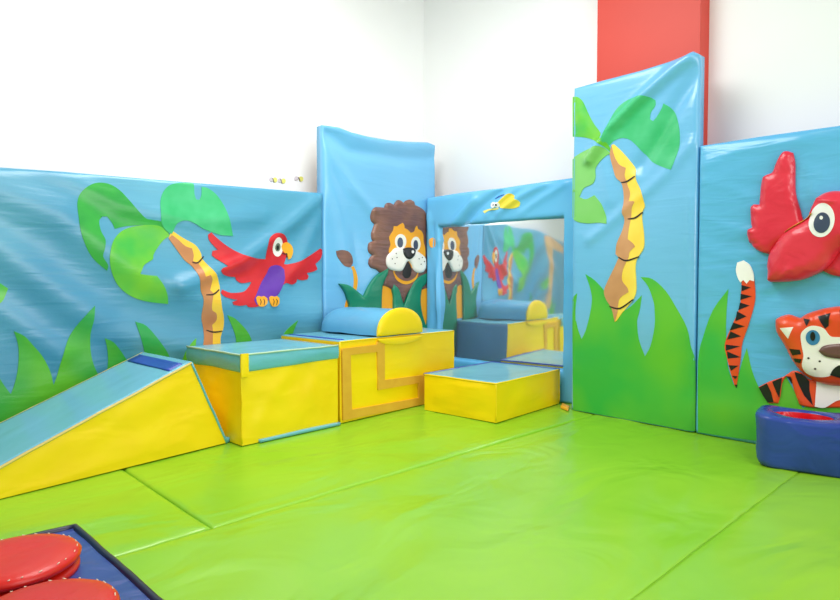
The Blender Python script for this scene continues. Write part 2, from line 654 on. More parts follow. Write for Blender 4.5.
applique(pl, 'palm_leaf', [c2([(335, 222), (318, 212), (303, 190), (300, 160), (300, 125), (310, 95), (330, 75), (360, 68), (395, 68), (402, 75), (403, 100), (408, 118), (418, 120), (424, 105), (425, 80), (445, 85), (470, 105), (490, 135), (502, 165), (512, 200), (518, 228), (480, 225), (450, 215), (425, 205), (400, 190), (375, 182), (350, 190), (338, 215)])], LG3, rt, e=0.0035, label='pale teal palm leaf')
lt = [(325, 235), (350, 270), (372, 300), (395, 320), (410, 350), (415, 390), (425, 420), (422, 470), (428, 500), (430, 530), (425, 560), (422, 600)]
rtp = [(470, 600), (480, 560), (482, 530), (490, 500), (488, 470), (480, 440), (475, 400), (475, 375), (465, 345), (445, 320), (425, 295), (422, 280), (405, 255), (370, 235), (335, 212)]
bnd = [(452, 600), (455, 560), (458, 515), (455, 495), (467, 480), (465, 460), (452, 450), (450, 430), (455, 400), (445, 390), (452, 360), (445, 345), (430, 350), (425, 330), (413, 310), (398, 303), (400, 285), (395, 265), (375, 258), (355, 240), (335, 225)]
tk, _ = applique(pl, 'palm_trunk', [c2(lt + rtp)], TYL, rt, e=0.002)
applique(pl, 'trunk_shading', [c2(lt + bnd)], TBL, tk, e=0.0035, sub=3)
stroke(pl, 'trunk_ring', c2([(395, 306), (412, 308), (430, 289)]), 1.4, INK, tk, 0.005, extra=[c2([(432, 404), (455, 402), (473, 388)]), c2([(438, 510), (460, 516), (486, 513)])])
gr = [(0, 378.6), (5.4, 387), (10.8, 394), (15, 382), (18, 367), (18.4, 349), (16, 338), (13.4, 331), (24, 336), (32.5, 345), (42, 356), (50, 371), (53.5, 385), (57, 375), (61, 360), (67, 341), (75, 327), (87, 312.5), (94, 305.5), (93, 319), (90, 334), (91, 354), (95, 368), (100, 378), (106, 373), (108, 362), (107, 349), (104, 338), (112.7, 342), (121, 351.5), (130, 364.5), (140, 372), (148, 368), (142, 345), (134.6, 321.5), (146, 326), (160, 343), (168, 355), (173, 368), (180, 364), (184, 352), (190, 343), (195.5, 338), (194, 350), (196, 372), (225, 372), (234, 358), (236, 342), (233.6, 331), (226, 315), (234.7, 319), (246.6, 331), (252, 342), (256, 360), (268, 360), (280.6, 338.8), (286.7, 329), (296.4, 320), (293, 331), (289, 345), (292, 365), (322, 370), (322, 393), (150, 417), (0, 440), (-150, 465), (-150, 350), (-120, 372), (-95, 330), (-75, 370), (-50, 385), (-30, 340), (-12, 355)]
applique(pl, 'grass', [gr], GRSL, rt, e=0.0035, smooth=True, sub=3, label='bright green pointed grass blades')
applique(pl, 'palm_leaf', [[(8, 288.5), (3, 300), (-4, 306), (-18, 300), (-30, 285), (-18, 272), (-5, 280)]], LG2, rt, e=0.0035, label='green leaf tip at the far left')
applique(pl, 'wooden_post', [[(-3.03, 0.45), (-2.86, 0.45), (-2.83, 0.9), (-2.80, 1.16), (-2.76, 1.20), (-2.77, 1.29), (-3.2, 1.32), (-3.8, 1.26), (-3.78, 1.17), (-3.1, 1.18), (-3.04, 0.9)]], vinyl('post_tan', (226, 184, 134), (210, 164, 112), bump=0.1, nscale=9), rt, 0.002, px=False, sub=2, label='tan post with a crossbar')
c4 = lambda pts: C(200, 225, 4.615, pts)
pr, _ = applique(pl, 'parrot', [c4([(300, 158), (255, 155), (200, 140), (150, 115), (105, 85), (70, 55), (50, 35), (35, 45), (40, 70), (60, 95), (80, 115), (55, 120), (52, 140), (70, 155), (100, 175), (120, 190), (95, 200), (88, 212), (100, 228), (130, 238), (160, 240), (165, 255), (190, 268), (235, 262), (225, 280), (200, 305), (170, 312), (130, 312), (95, 298), (88, 312), (105, 330), (145, 342), (165, 345), (140, 355), (145, 368), (175, 372), (205, 368), (215, 378), (260, 375), (300, 350), (385, 270), (420, 275), (440, 265), (445, 250), (470, 255), (495, 250), (500, 235), (490, 222), (520, 215), (540, 205), (535, 190), (530, 180), (555, 155), (568, 120), (555, 108), (530, 125), (490, 150), (450, 170), (400, 182), (385, 180), (395, 150), (405, 110), (400, 70), (380, 45), (345, 38), (315, 60), (305, 100)])], RED, rt, e=0.005, label='red parrot with spread wings')
applique(pl, 'belly', [c4([(345, 185), (320, 195), (305, 225), (280, 265), (258, 310), (240, 345), (250, 368), (290, 350), (340, 330), (365, 300), (385, 250), (385, 205), (370, 190)])], PUR, pr, e=0.0065, label='purple belly')
applique(pl, 'eye', [c4(ell(355, 102, 25, 44))], CRM, pr, e=0.0065)
applique(pl, 'iris', [c4(ell(355, 103, 13, 19))], flat('iris_olive', (120, 128, 104)), pr, e=0.008)
applique(pl, 'pupil', [c4(ell(354, 105, 6, 11))], BLK, pr, e=0.0095)
applique(pl, 'beak', [c4([(378, 85), (400, 80), (420, 95), (427, 120), (418, 150), (405, 160), (400, 140), (380, 120), (372, 100)])], ORG, pr, e=0.008)
stroke(pl, 'beak_line', c4([(375, 128), (388, 135), (398, 132), (398, 150)]), 0.9, INK, pr, 0.0095)
for cx in (275, 332):
    applique(pl, 'foot', [c4([(cx - 25, 335), (cx - 15, 327), (cx, 330), (cx + 12, 327), (cx + 24, 337), (cx + 23, 360), (cx + 8, 375), (cx - 12, 375), (cx - 22, 358)])], ORG, pr, e=0.008)
    stroke(pl, 'toe_line', c4([(cx - 8, 340), (cx - 4, 352), (cx - 8, 368)]), 0.7, INK, pr, 0.0095, extra=[c4([(cx + 8, 340), (cx + 12, 352), (cx + 8, 368)])])

# ---------------------------------------------------------------- LION PAD
lr = [([(322, 128), (350, 150), (400, 158), (434, 158)], 0.05, -0.02), ([(322, 124), (360, 134), (400, 141)], 0.03, 0.014),
      ([(326, 150), (350, 185), (372, 210)], 0.04, 0.014), ([(326, 165), (345, 230), (350, 290)], 0.05, 0.012)]
pl = Pad((0, 0, 0), U_L, N_L, None, None, [(322.8, 124.5), (340, 127), (352, 132), (370, 136.5), (390, 140), (410, 141.5), (429, 142), (436, 145)], 0.08, lr, nz=0.007, nscale=(4, 4), seed=5)
pl.a0 = pl.ab(323.8, 300)[0] + 0.002
rt = thing('wall_pad', 'tall narrow blue wall pad with a brown-maned lion, in the corner', 'wall pad', (pl.a0 / 2 + pl.a1 / 2, 0.05, 0))
pl.build('cover', SKY, rt)
bm = bmesh.new()
v_, f_ = box_vf(pl.a0 + 0.03, pl.a1 + 0.014, 0.082, 0.1, 0.0, pl.topz(pl.a1) - 0.06)
vs = [bm.verts.new(v) for v in v_]
[bm.faces.new([vs[i] for i in f]) for f in f_]
link('backing_board', bm, vinyl('plywood', (176, 150, 112), (160, 132, 98), rough=0.7, bump=0.1, scale=(20, 20, 3), nscale=9), rt, smooth=False)
k2 = lambda pts: C(320, 240, 5, pts)
k1_ = lambda pts: C(360, 195, 7.5, pts)
applique(pl, 'tail', [k2([(150, 135), (165, 130), (180, 160), (188, 200), (182, 245), (168, 275), (150, 320), (140, 345), (122, 345), (130, 305), (150, 270), (162, 240), (165, 200), (160, 160)])], ORG, rt, e=0.002)
applique(pl, 'tail_tuft', [k2([(80, 55), (110, 50), (140, 60), (158, 85), (160, 115), (145, 137), (120, 130), (100, 105), (85, 80)])], BRN, rt, e=0.0035, label='brown tail tuft')
mn, Hm = applique(pl, 'mane', [k1_([(492, 150), (470, 110), (430, 85), (405, 75), (400, 50), (370, 35), (335, 45), (322, 60), (300, 42), (275, 40), (258, 60), (250, 75), (225, 60), (200, 60), (185, 75), (180, 95), (150, 92), (110, 92), (85, 110), (75, 145), (80, 190), (105, 220), (95, 250), (82, 290), (85, 330), (95, 345), (65, 360), (58, 395), (65, 430), (90, 450), (68, 480), (62, 515), (80, 545), (120, 560)]) + k2([(300, 165), (320, 180), (310, 225), (345, 240), (380, 275), (400, 300), (415, 320), (440, 260), (480, 245), (532, 260)])],
                  BRN, rt, 0.003, puff=0.018, pw=0.03, grid=0.01, label='scalloped brown mane')
bs = lambda a, b: Hm(a, b)
applique(pl, 'body', [k2([(300, 235), (345, 218), (362, 270), (362, 420), (298, 420), (296, 300)])], ORG, rt, e=0.0045)
fc, Hf = applique(pl, 'face', [k1_([(305, 210), (285, 222), (265, 235), (240, 235), (235, 265), (220, 290), (205, 320), (215, 370), (205, 400), (200, 430), (215, 440), (235, 570), (237, 585), (255, 630), (292, 660), (337, 670), (382, 652), (412, 622), (425, 585), (460, 560), (475, 455), (475, 400), (465, 350), (462, 300), (445, 270), (420, 255), (412, 232), (400, 245), (390, 275), (365, 285), (340, 260), (320, 250), (315, 225)])],
                  ORG, rt, 0.002, base=bs, grid=0.01, label='orange-yellow face and chin')
applique(pl, 'mouth_hollow', [k1_([(240, 575), (262, 610), (300, 638), (340, 645), (380, 630), (405, 605), (418, 575), (340, 540)])], BRN, fc, e=0.0035, base=bs, grid=0.01)
applique(pl, 'mouth', [k1_([(340, 495), (320, 530), (303, 560), (300, 600), (318, 622), (345, 622), (362, 600), (368, 560), (358, 525)])], BLK, fc, e=0.005, base=bs, grid=0.01)
applique(pl, 'eye', [k1_(ell(290, 350, 42, 56))], CRM, fc, e=0.0035, base=bs, grid=0.01)
applique(pl, 'eye', [k1_(ell(404, 368, 36, 54))], CRM, fc, e=0.0035, base=bs, grid=0.01)
applique(pl, 'muzzle', [k1_([(245, 400), (215, 430), (190, 455), (180, 490), (185, 530), (205, 555), (240, 568), (290, 570), (310, 545), (330, 505), (345, 495), (365, 520), (380, 560), (410, 582), (450, 580), (475, 550), (478, 500), (470, 470), (445, 445), (410, 420), (380, 400), (290, 395)])], CRM, fc, e=0.0065, base=bs, grid=0.01, puff=0.014, pw=0.03)
applique(pl, 'pupil', [k1_(ell(286, 358, 20, 38))], SLATE, fc, e=0.0065, base=bs, grid=0.01)
applique(pl, 'pupil', [k1_(ell(402, 375, 17, 36))], SLATE, fc, e=0.0065, base=bs, grid=0.01)
applique(pl, 'nose', [k1_([(295, 405), (330, 395), (375, 400), (392, 420), (380, 455), (350, 482), (320, 475), (300, 445)])], BLK, fc, e=0.022, base=bs, grid=0.01, puff=0.008, pw=0.02)
applique(pl, 'nose_glint', [k1_(ell(362, 428, 10, 12, 10))], WHT, fc, e=0.0315, base=bs, grid=0.01)
applique(pl, 'whisker_dots', [k1_(ell(x, y, 4, 5, 6)) for x, y in ((245, 440), (235, 515), (250, 470), (215, 480), (440, 470), (430, 520), (415, 480), (455, 500))], INK, fc, e=0.0215, base=bs, grid=0.01)
applique(pl, 'grass', [k2([(90, 218), (130, 225), (175, 255), (212, 283), (235, 235), (270, 185), (310, 155), (333, 142), (330, 170), (310, 215), (302, 260), (300, 440), (130, 440), (140, 338), (130, 295), (115, 255)]),
                       k2([(360, 222), (385, 245), (400, 290), (412, 330), (424, 300), (445, 240), (478, 190), (525, 165), (522, 215), (500, 245), (494, 310), (503, 370), (520, 425), (540, 300), (548, 260), (552, 600), (355, 600), (362, 290), (355, 250)])],
         GRSD, rt, 0.022, puff=0.008, pw=0.02, depth=0.0, grid=0.01, label='dark green leafy grass in front of the lion')
applique(pl, 'leg', [k2([(500, 250), (525, 240), (540, 300), (532, 360), (520, 425), (503, 370), (494, 310)])], ORG, rt, e=0.021, grid=0.01)

# ---------------------------------------------------------------- MIRROR PAD
lr = [([(475, 200), (455, 222), (440, 240)], 0.03, 0.03), ([(500, 190), (480, 207), (462, 226)], 0.02, -0.03), ([(520, 186), (500, 202), (486, 216)], 0.014, 0.014), ([(545, 183), (520, 197), (498, 214)], 0.02, 0.02),
      ([(565, 184), (535, 203), (520, 214)], 0.016, 0.010), ([(428, 215), (434, 260), (440, 320)], 0.02, 0.024), ([(432, 225), (436, 300), (432, 340)], 0.014, -0.02)]
MA = math.radians(7.2)       # this pad stands out of line, its far end set back
U_M, N_M = Vector((math.sin(MA), -math.cos(MA), 0)), Vector((-math.cos(MA), -math.sin(MA), 0))
pl = Pad((0.0, -0.03, 0), U_M, N_M, 0.0, None, [(426, 198), (460, 192.5), (500, 188), (540, 182), (566, 178.5), (580, 176.5)], 0.10, lr, nz=0.008, nscale=(6, 6), seed=8)
pl.a0 = pl.ab(426, 300)[0]
pl.a1 = pl.ab(578, 400)[0]
MP = pl
rt = thing('mirror_pad', 'blue wall pad framing a large rectangular play mirror', 'mirror panel', pl.pt(pl.a1 / 2, 0, -0.05))
O = [pl.ab(438, 227), pl.ab(561, 215.5), pl.ab(564.5, 368)]
OA0, OA1 = O[0][0], (O[1][0] + O[2][0]) / 2
OB1 = (O[0][1] + O[1][1]) / 2
OB0 = O[2][1] - 0.02
bm = bmesh.new()
A = pl.lines(pl.a0, OA0) + pl.lines(OA0, OA1)[1:] + pl.lines(OA1, pl.a1)[1:]
TL = [k / 12 for k in range(13)]
nlow = 14
lowB = [OB0 * k / nlow for k in range(nlow + 1)]
midB = [OB0 + (OB1 - OB0) * k / 46 for k in range(1, 47)]
grid = []
for a in A:
    T = pl.topz(a)
    colb = lowB + midB + [OB1 + (T - OB1) * k / 13 for k in range(1, 13)] + [T - 0.008, T - 0.003, T]
    row = []
    for b in colb:
        di = max(abs(a - (OA0 + OA1) / 2) - (OA1 - OA0) / 2, abs(b - (OB0 + OB1) / 2) - (OB1 - OB0) / 2)
        d = pl.D(a, b) - 0.008 * math.exp(-max(di, 0) / 0.008)
        row.append(bm.verts.new(pl.pt(a, b, d)))
    grid.append(row)
inner = {}
for i in range(len(A) - 1):
    for j in range(len(grid[0]) - 1):
        ca = (A[i] + A[i + 1]) / 2
        if OA0 < ca < OA1 and nlow <= j < nlow + 46:
            continue
        bm.faces.new((grid[i][j], grid[i + 1][j], grid[i + 1][j + 1], grid[i][j + 1]))
for v in list(bm.verts):
    if not v.link_faces:
        bm.verts.remove(v)
bnd_e = [e for e in bm.edges if e.is_boundary]
nv = {}
for e in bnd_e:
    for v in e.verts:
        if v not in nv:
            nv[v] = bm.verts.new(v.co - pl.n * (pl.thick + (v.co - pl.o).dot(pl.n)))
for e in bnd_e:
    a, b = e.verts
    bm.faces.new((a, b, nv[b], nv[a]))
link('frame_cover', bm, SKYM, rt)
# mirror sheet: acrylic, a little bowed and leaning
mm = bpy.data.materials.new('acrylic_mirror')
mm.use_nodes = True
nt = mm.node_tree
b = nt.nodes['Principled BSDF']
b.inputs['Base Color'].default_value = (0.86, 0.90, 0.92, 1)
b.inputs['Metallic'].default_value = 0.93
b.inputs['Roughness'].default_value = 0.05
geo = nt.nodes.new('ShaderNodeNewGeometry')
mp_ = nt.nodes.new('ShaderNodeMapping')
mp_.inputs['Scale'].default_value = (2.2, 3.2, 1.3)
nn = nt.nodes.new('ShaderNodeTexNoise')
nn.inputs['Scale'].default_value = 1.0
nn.inputs['Detail'].default_value = 0.5
bp = nt.nodes.new('ShaderNodeBump')
bp.inputs['Strength'].default_value = 0.35
bp.inputs['Distance'].default_value = 0.02
nt.links.new(geo.outputs['Position'], mp_.inputs['Vector'])
nt.links.new(mp_.outputs['Vector'], nn.inputs['Vector'])
nt.links.new(nn.outputs['Fac'], bp.inputs['Height'])
nt.links.new(bp.outputs['Normal'], b.inputs['Normal'])
MIR_LEAN = -0.004
AB0, AB1 = MP.ab(466, 300)[0], MP.ab(500, 300)[0]
PH0, PH1 = math.radians(4.5), math.radians(8.6)


def bow(a):
    """how far the thin sheet departs from the frame's plane: straight, a soft bend, straight again"""
    n_, acc = 60, 0.0
    for k_ in range(n_):
        x_ = OA0 + (a - OA0) * (k_ + 0.5) / n_
        t_ = min(1, max(0, (x_ - AB0) / (AB1 - AB0)))
        acc -= math.tan(PH0 + (PH1 - PH0) * t_ - MA) * (a - OA0) / n_
    return acc


bm = bmesh.new()
ga, gb = 60, 24
V = {}
ca, cb = (OA0 + OA1) / 2, (OB0 + OB1) / 2
for side, off in ((0, -0.032), (1, -0.037)):
    for i in range(ga + 1):
        for j in range(gb + 1):
            a = OA0 - 0.02 + (OA1 - OA0 + 0.04) * i / ga
            bb = OB0 - 0.02 + (OB1 - OB0 + 0.04) * j / gb
            V[side, i, j] = bm.verts.new(pl.pt(a, bb, off - (bb - cb) * MIR_LEAN + bow(a)))
for i in range(ga):
    for j in range(gb):
        for s in (0, 1):
            bm.faces.new((V[s, i, j], V[s, i + 1, j], V[s, i + 1, j + 1], V[s, i, j + 1]))
for i in range(ga):
    for j in (0, gb):
        bm.faces.new((V[0, i, j], V[0, i + 1, j], V[1, i + 1, j], V[1, i, j]))
for i in range(gb):
    for j in (0, ga):
        bm.faces.new((V[0, j, i], V[0, j, i + 1], V[1, j, i + 1], V[1, j, i]))
link('mirror', bm, mm, rt)
m7 = lambda pts: C(470, 180, 12, pts)
bd, _ = applique(pl, 'bug', [m7([(350, 270), (400, 210), (450, 175), (500, 165), (540, 190), (548, 230), (585, 245), (605, 275), (590, 315), (550, 335), (500, 345), (430, 345), (370, 335)])], flat('lemon_vinyl', (252, 226, 70), 0.35), rt, e=0.003, label='small yellow bug with white eyes', grid=0.01)
applique(pl, 'snout', [m7([(345, 335), (280, 345), (225, 350), (160, 375), (180, 400), (240, 370), (320, 358), (350, 350)])], flat('lemon_pale', (248, 234, 130), 0.35), bd, e=0.0045, grid=0.01)
applique(pl, 'eye', [m7(ell(286, 300, 32, 36, 12))], WHT, bd, e=0.006, grid=0.01)
applique(pl, 'eye', [m7(ell(334, 300, 30, 34, 12))], WHT, bd, e=0.0065, grid=0.01)
applique(pl, 'pupil', [m7(ell(290, 302, 9, 11, 8)), m7(ell(330, 302, 10, 12, 8))], BLK, bd, e=0.008, grid=0.01)
stroke(pl, 'feeler', m7([(300, 225), (340, 200), (415, 175)]), 0.9, TRIM, bd, 0.004)
applique(pl, 'yellow_dot', [C(420, 190, 7.5, ell(97, 395, 17, 38, 14))], ORG, rt, e=0.004, grid=0.01)

# ---------------------------------------------------------------- TALL PALM PAD
lr = [([(700, 50), (672, 72), (640, 100), (612, 128), (590, 160)], 0.03, 0.04), ([(704, 66), (682, 95), (662, 130), (640, 165)], 0.04, -0.022),
      ([(694, 142), (665, 175), (625, 210), (590, 240)], 0.03, 0.013), ([(572, 105), (600, 150), (610, 200)], 0.04, 0.008),
      ([(694, 200), (690, 300), (692, 380)], 0.03, 0.006)]
pl = Pad((0, 0, 0), U_R, N_R, None, None, [(571.5, 88.5), (600, 80.5), (640, 70), (670, 60.5), (686, 54), (692, 50.5), (696, 52.5)], 0.07, lr, nz=0.006, nscale=(3, 3), seed=12)
pl.a0 = pl.ab(570.5, 411)[0]
pl.a1 = pl.ab(696, 300)[0] - 0.004
rt = thing('wall_pad', 'tallest wall pad, blue with a curved palm tree, in front of red column', 'wall pad', (0.035, -(pl.a0 + pl.a1) / 2, 0))
pl.build('cover', SKY, rt)
p3 = lambda pts: C(560, 80, 4.615, pts)
p4 = lambda pts: C(560, 200, 4.615, pts)
p5 = lambda pts: C(560, 300, 4.615, pts)
applique(pl, 'palm_leaf', [p3([(53, 75), (85, 80), (110, 105), (135, 160), (160, 205), (190, 245), (225, 300), (245, 345), (225, 325), (190, 295), (150, 275), (110, 265), (75, 262), (53, 260)])], LG2, rt, e=0.002, label='green palm leaf at the left edge')
applique(pl, 'palm_leaf', [p3([(235, 340), (205, 312), (170, 310), (130, 320), (90, 340), (53, 365), (53, 560)]) + p4([(53, 80), (80, 100), (130, 108), (180, 105), (220, 110), (215, 80), (203, 45)]) + p3([(190, 570), (160, 532), (120, 550), (90, 540), (110, 500), (150, 480), (165, 450), (165, 410), (185, 380), (215, 350)])], LG4, rt, e=0.0035, label='pale lime drooping palm leaf')
applique(pl, 'palm_leaf', [p3([(205, 280), (215, 240), (235, 180), (270, 125), (320, 90), (380, 78), (420, 82), (442, 95), (440, 120), (420, 150), (415, 180), (430, 190), (450, 165), (470, 130), (478, 108), (510, 130), (540, 180), (552, 240), (550, 310), (530, 380), (515, 415), (470, 400), (420, 375), (380, 335), (350, 300), (320, 275), (285, 268), (250, 280), (230, 300), (215, 300)])], LG3, rt, e=0.002, label='teal palm leaf')
gr = p4([(54, 455), (80, 430), (72, 500), (72, 560)]) + p5([(75, 95), (85, 140), (100, 180), (120, 140), (140, 60), (148, 0)]) + p4([(145, 430), (135, 390), (118, 342), (160, 370), (205, 420), (240, 480), (285, 520), (330, 490), (380, 440), (372, 500), (362, 540)]) + p5([(358, 100), (365, 180), (392, 260), (420, 210), (440, 120), (440, 50)]) + p4([(435, 470), (410, 400), (375, 355), (430, 365), (490, 420), (540, 500), (590, 590)]) + [(691, 345), (694.5, 362), (694.3, 431.5), (640, 421.5), (573, 409.5)]
applique(pl, 'grass', [gr], GRS, rt, e=0.002, sub=3, label='bright green pointed grass blades')
lt = p3([(240, 300), (232, 345), (245, 400), (260, 450), (285, 475), (295, 520)]) + p4([(296, 20), (292, 60), (300, 90), (290, 140), (265, 200), (260, 250), (275, 265), (255, 310), (225, 370), (205, 420), (215, 460), (240, 500), (255, 562)])
rt_ = p4([(264, 556), (290, 520), (340, 460), (355, 420), (355, 370), (352, 310), (360, 270), (390, 220), (390, 160), (382, 100), (380, 60), (392, 30)]) + p3([(388, 560), (380, 520), (350, 460), (345, 410), (320, 370), (285, 330), (250, 298)])
tk, _ = applique(pl, 'palm_trunk', [lt + rt_], TY, rt, e=0.005)
inn = p4([(268, 520), (270, 490), (280, 452), (320, 425), (315, 405), (290, 370), (295, 320), (320, 265), (325, 240), (350, 215), (340, 200), (315, 180), (320, 130), (330, 80), (335, 40), (350, 10)]) + p3([(345, 560), (322, 560), (325, 520), (315, 490), (310, 470), (300, 440), (305, 405), (275, 390), (252, 350)])
applique(pl, 'trunk_shading', [lt + inn], TB, tk, e=0.0065, sub=3)
stroke(pl, 'trunk_ring', p3([(285, 474), (312, 468), (346, 444)]), 1.6, INK, tk, 0.008, extra=[p4([(315, 88), (350, 82), (383, 57)]), p4([(274, 264), (310, 280), (368, 262)]), p4([(231, 491), (280, 500), (341, 459)])])

# ---------------------------------------------------------------- RIGHT PAD
lr = [([(700, 215), (730, 228), (752, 232)], 0.012, 0.006), ([(702, 250), (735, 258), (765, 252)], 0.012, 0.006), ([(760, 290), (780, 283), (795, 270)], 0.012, 0.008),
      ([(800, 300), (815, 320)], 0.012, 0.006), ([(812, 190), (820, 200), (838, 203)], 0.012, 0.008), ([(700, 165), (740, 150), (800, 140)], 0.03, 0.008),
      ([(702, 182), (725, 186), (748, 196)], 0.012, 0.005), ([(700, 234), (728, 243), (758, 244)], 0.010, -0.005), ([(704, 270), (728, 272)], 0.010, 0.005),
      ([(764, 300), (788, 290)], 0.010, -0.006), ([(764, 320), (782, 318)], 0.010, 0.005), ([(764, 345), (784, 350)], 0.012, 0.006), ([(820, 170), (826, 190)], 0.012, 0.007),
      ([(806, 165), (818, 198)], 0.012, 0.007), ([(822, 300), (832, 318)], 0.012, 0.007)]
pl = Pad((0, 0, 0), U_R, N_R, None, None, [(697, 146), (760, 136), (840, 125), (1000, 101)], 0.16, lr, nz=0.006, nscale=(3, 7), seed=21)
pl.a0 = pl.ab(696.5, 300)[0] + 0.002
rt = thing('wall_pad', 'right-hand blue wall pad with padded red bird and tiger', 'wall pad', (0.08, -(pl.a0 + pl.a1) / 2, 0))
pl.build('cover', vinyl('right_sky_blue', (102, 184, 228), (92, 178, 224), rough=0.25, bump=0.4, scale=(3.0, 3.0, 17), nscale=1.0, dist=0.014), rt)
t1 = lambda pts: C(690, 250, 4, pts)
t2 = lambda pts: C(735, 320, 5.714, pts)
b6 = lambda pts: C(735, 140, 5.714, pts)
gr = [(698, 361), (703, 337), (713, 310), (728.5, 289), (726.7, 310), (726, 337), (728, 365), (734, 385), (739, 375), (742.5, 362), (747, 348), (753, 372), (762, 392), (774, 400), (786, 376), (795, 392), (803, 408), (812, 404), (826, 399), (850, 392), (868, 398), (880, 372), (888, 345), (902, 372), (914, 396), (930, 362), (946, 330), (960, 372), (978, 402), (985, 476), (880, 459), (760, 441.5), (698, 432)]
applique(pl, 'grass', [gr], GRS, rt, e=0.002, sub=3, label='bright green grass blades behind the tiger')
tl, _ = applique(pl, 'tiger_tail', [t1([(208, 135), (205, 180), (200, 230), (175, 290), (150, 345), (140, 385), (150, 430), (165, 490), (180, 540), (187, 550), (195, 500), (205, 430), (210, 370), (235, 300), (255, 230), (262, 180), (258, 118), (230, 110), (208, 120)])], TIG, rt, e=0.0045, grid=0.01, label='orange striped tiger tail')
applique(pl, 'tail_tip', [t1([(185, 80), (190, 50), (215, 42), (240, 60), (255, 95), (258, 125), (240, 120), (228, 135), (215, 120), (203, 130), (192, 110)])], WHT, tl, e=0.006, grid=0.01)
tri = [[(208, 140), (245, 150), (208, 165)], [(205, 175), (248, 185), (203, 200)], [(202, 210), (240, 222), (195, 240)], [(190, 245), (228, 265), (183, 285)],
       [(175, 290), (220, 305), (160, 322)], [(163, 325), (205, 345), (150, 358)], [(145, 378), (202, 385), (146, 402)], [(150, 405), (205, 428), (154, 434)], [(158, 460), (197, 462), (167, 482)], [(170, 502), (193, 504), (184, 516)], [(181, 538), (191, 538), (187, 551)]]
applique(pl, 'tail_stripes', [t1(t) for t in tri], BLK, tl, e=0.006, smooth=False, grid=0.01)
bo, Hb = applique(pl, 'tiger_body', [t2([(138, 382), (200, 350), (275, 325), (300, 310), (335, 290), (380, 300), (430, 340), (700, 340), (900, 330), (880, 480), (700, 500), (600, 500), (460, 500), (400, 492), (370, 480), (340, 400), (320, 335), (295, 320), (272, 360), (262, 430), (250, 475), (195, 475), (165, 430)])], TIG, rt, e=0.0045, grid=0.01, puff=0.006, pw=0.01, label='orange striped forelegs and body')
applique(pl, 'body_stripes', [t2([(142, 384), (188, 360), (212, 410), (226, 468), (192, 470), (165, 430)]), t2([(218, 350), (273, 328), (266, 380), (258, 440), (240, 405)]), t2([(345, 295), (385, 308), (428, 348), (430, 400), (450, 485), (400, 430), (370, 370), (352, 325)]), t2([(303, 322), (322, 322), (330, 362), (318, 345)])], BLK, bo, e=0.012, smooth=False, grid=0.01)
applique(pl, 'chest', [t2([(470, 350), (600, 375), (720, 360), (700, 470), (600, 455), (520, 498), (462, 492)])], CRM, bo, e=0.0135, grid=0.01, depth=0.0)


def mir(pts, c):
    return [(2 * c - x, y) for x, y in pts]


hl = [(430, 268), (400, 258), (375, 262), (350, 275), (345, 290), (350, 330), (375, 370), (400, 420), (430, 465), (470, 505), (530, 532), (590, 543)]
tf, Ht = applique(pl, 'tiger_face', [t1([(640, 226), (600, 225), (570, 228), (520, 238), (470, 255), (445, 272)] + hl + mir([(445, 272)] + hl, 640)[::-1] + mir([(600, 225), (570, 228), (520, 238), (470, 255)], 640)[::-1])], TIG, rt, e=0.006, puff=0.055, pw=0.07, grid=0.01, seam_puckers=0.006, label='padded orange tiger face')
f = lambda a, b: Ht(a, b)
pt_ = [(640, 345), (600, 345), (575, 340), (550, 310), (510, 300), (480, 310), (460, 335), (463, 380), (470, 420), (462, 460), (480, 490), (520, 503), (570, 500), (610, 478)]
applique(pl, 'muzzle', [t1(pt_ + mir(pt_[1:], 640)[::-1])], CRM, tf, e=0.0018, base=f, grid=0.01)
applique(pl, 'eye', [t1(ell(508, 347, 28, 30)), t1(ell(772, 347, 28, 30))], BLUEIRIS, tf, e=0.0034, base=f, grid=0.01)
applique(pl, 'pupil', [t1(ell(508, 342, 10, 18)), t1(ell(772, 342, 10, 18))], BLK, tf, e=0.005, base=f, grid=0.01)
applique(pl, 'nose', [t1([(530, 400), (550, 380), (600, 372), (680, 372), (735, 385), (750, 400), (720, 425), (640, 432), (560, 422)])], vinyl('nose_brown', (108, 74, 66), None, 0.3, 0), tf, e=0.0035, base=f, grid=0.01, puff=0.012, pw=0.02)
applique(pl, 'mouth', [t1([(575, 495), (590, 470), (612, 455), (640, 470), (700, 495), (640, 510)])], BLK, tf, e=0.0034, base=f, grid=0.01)
applique(pl, 'ear_lining', [t1([(375, 310), (430, 305), (408, 352)]), t1(mir([(375, 310), (430, 305), (408, 352)], 640))], CRM, tf, e=0.0018, base=f, smooth=False, grid=0.01)
applique(pl, 'face_stripes', [t1([(465, 272), (497, 276), (482, 302)]), t1([(525, 264), (575, 250), (570, 300), (556, 312), (540, 288)]), t1([(408, 392), (455, 395), (460, 412), (422, 418)]), t1([(425, 430), (462, 432), (455, 448), (432, 446)]), t1([(610, 240), (650, 240), (632, 310)])], BLK, tf, e=0.002, base=f, smooth=False, grid=0.01)
applique(pl, 'freckles', [t1(ell(x, y, 5, 4, 7)) for x, y in ((490, 428), (535, 440), (517, 470))], INK, tf, e=0.0034, base=f, grid=0.01)

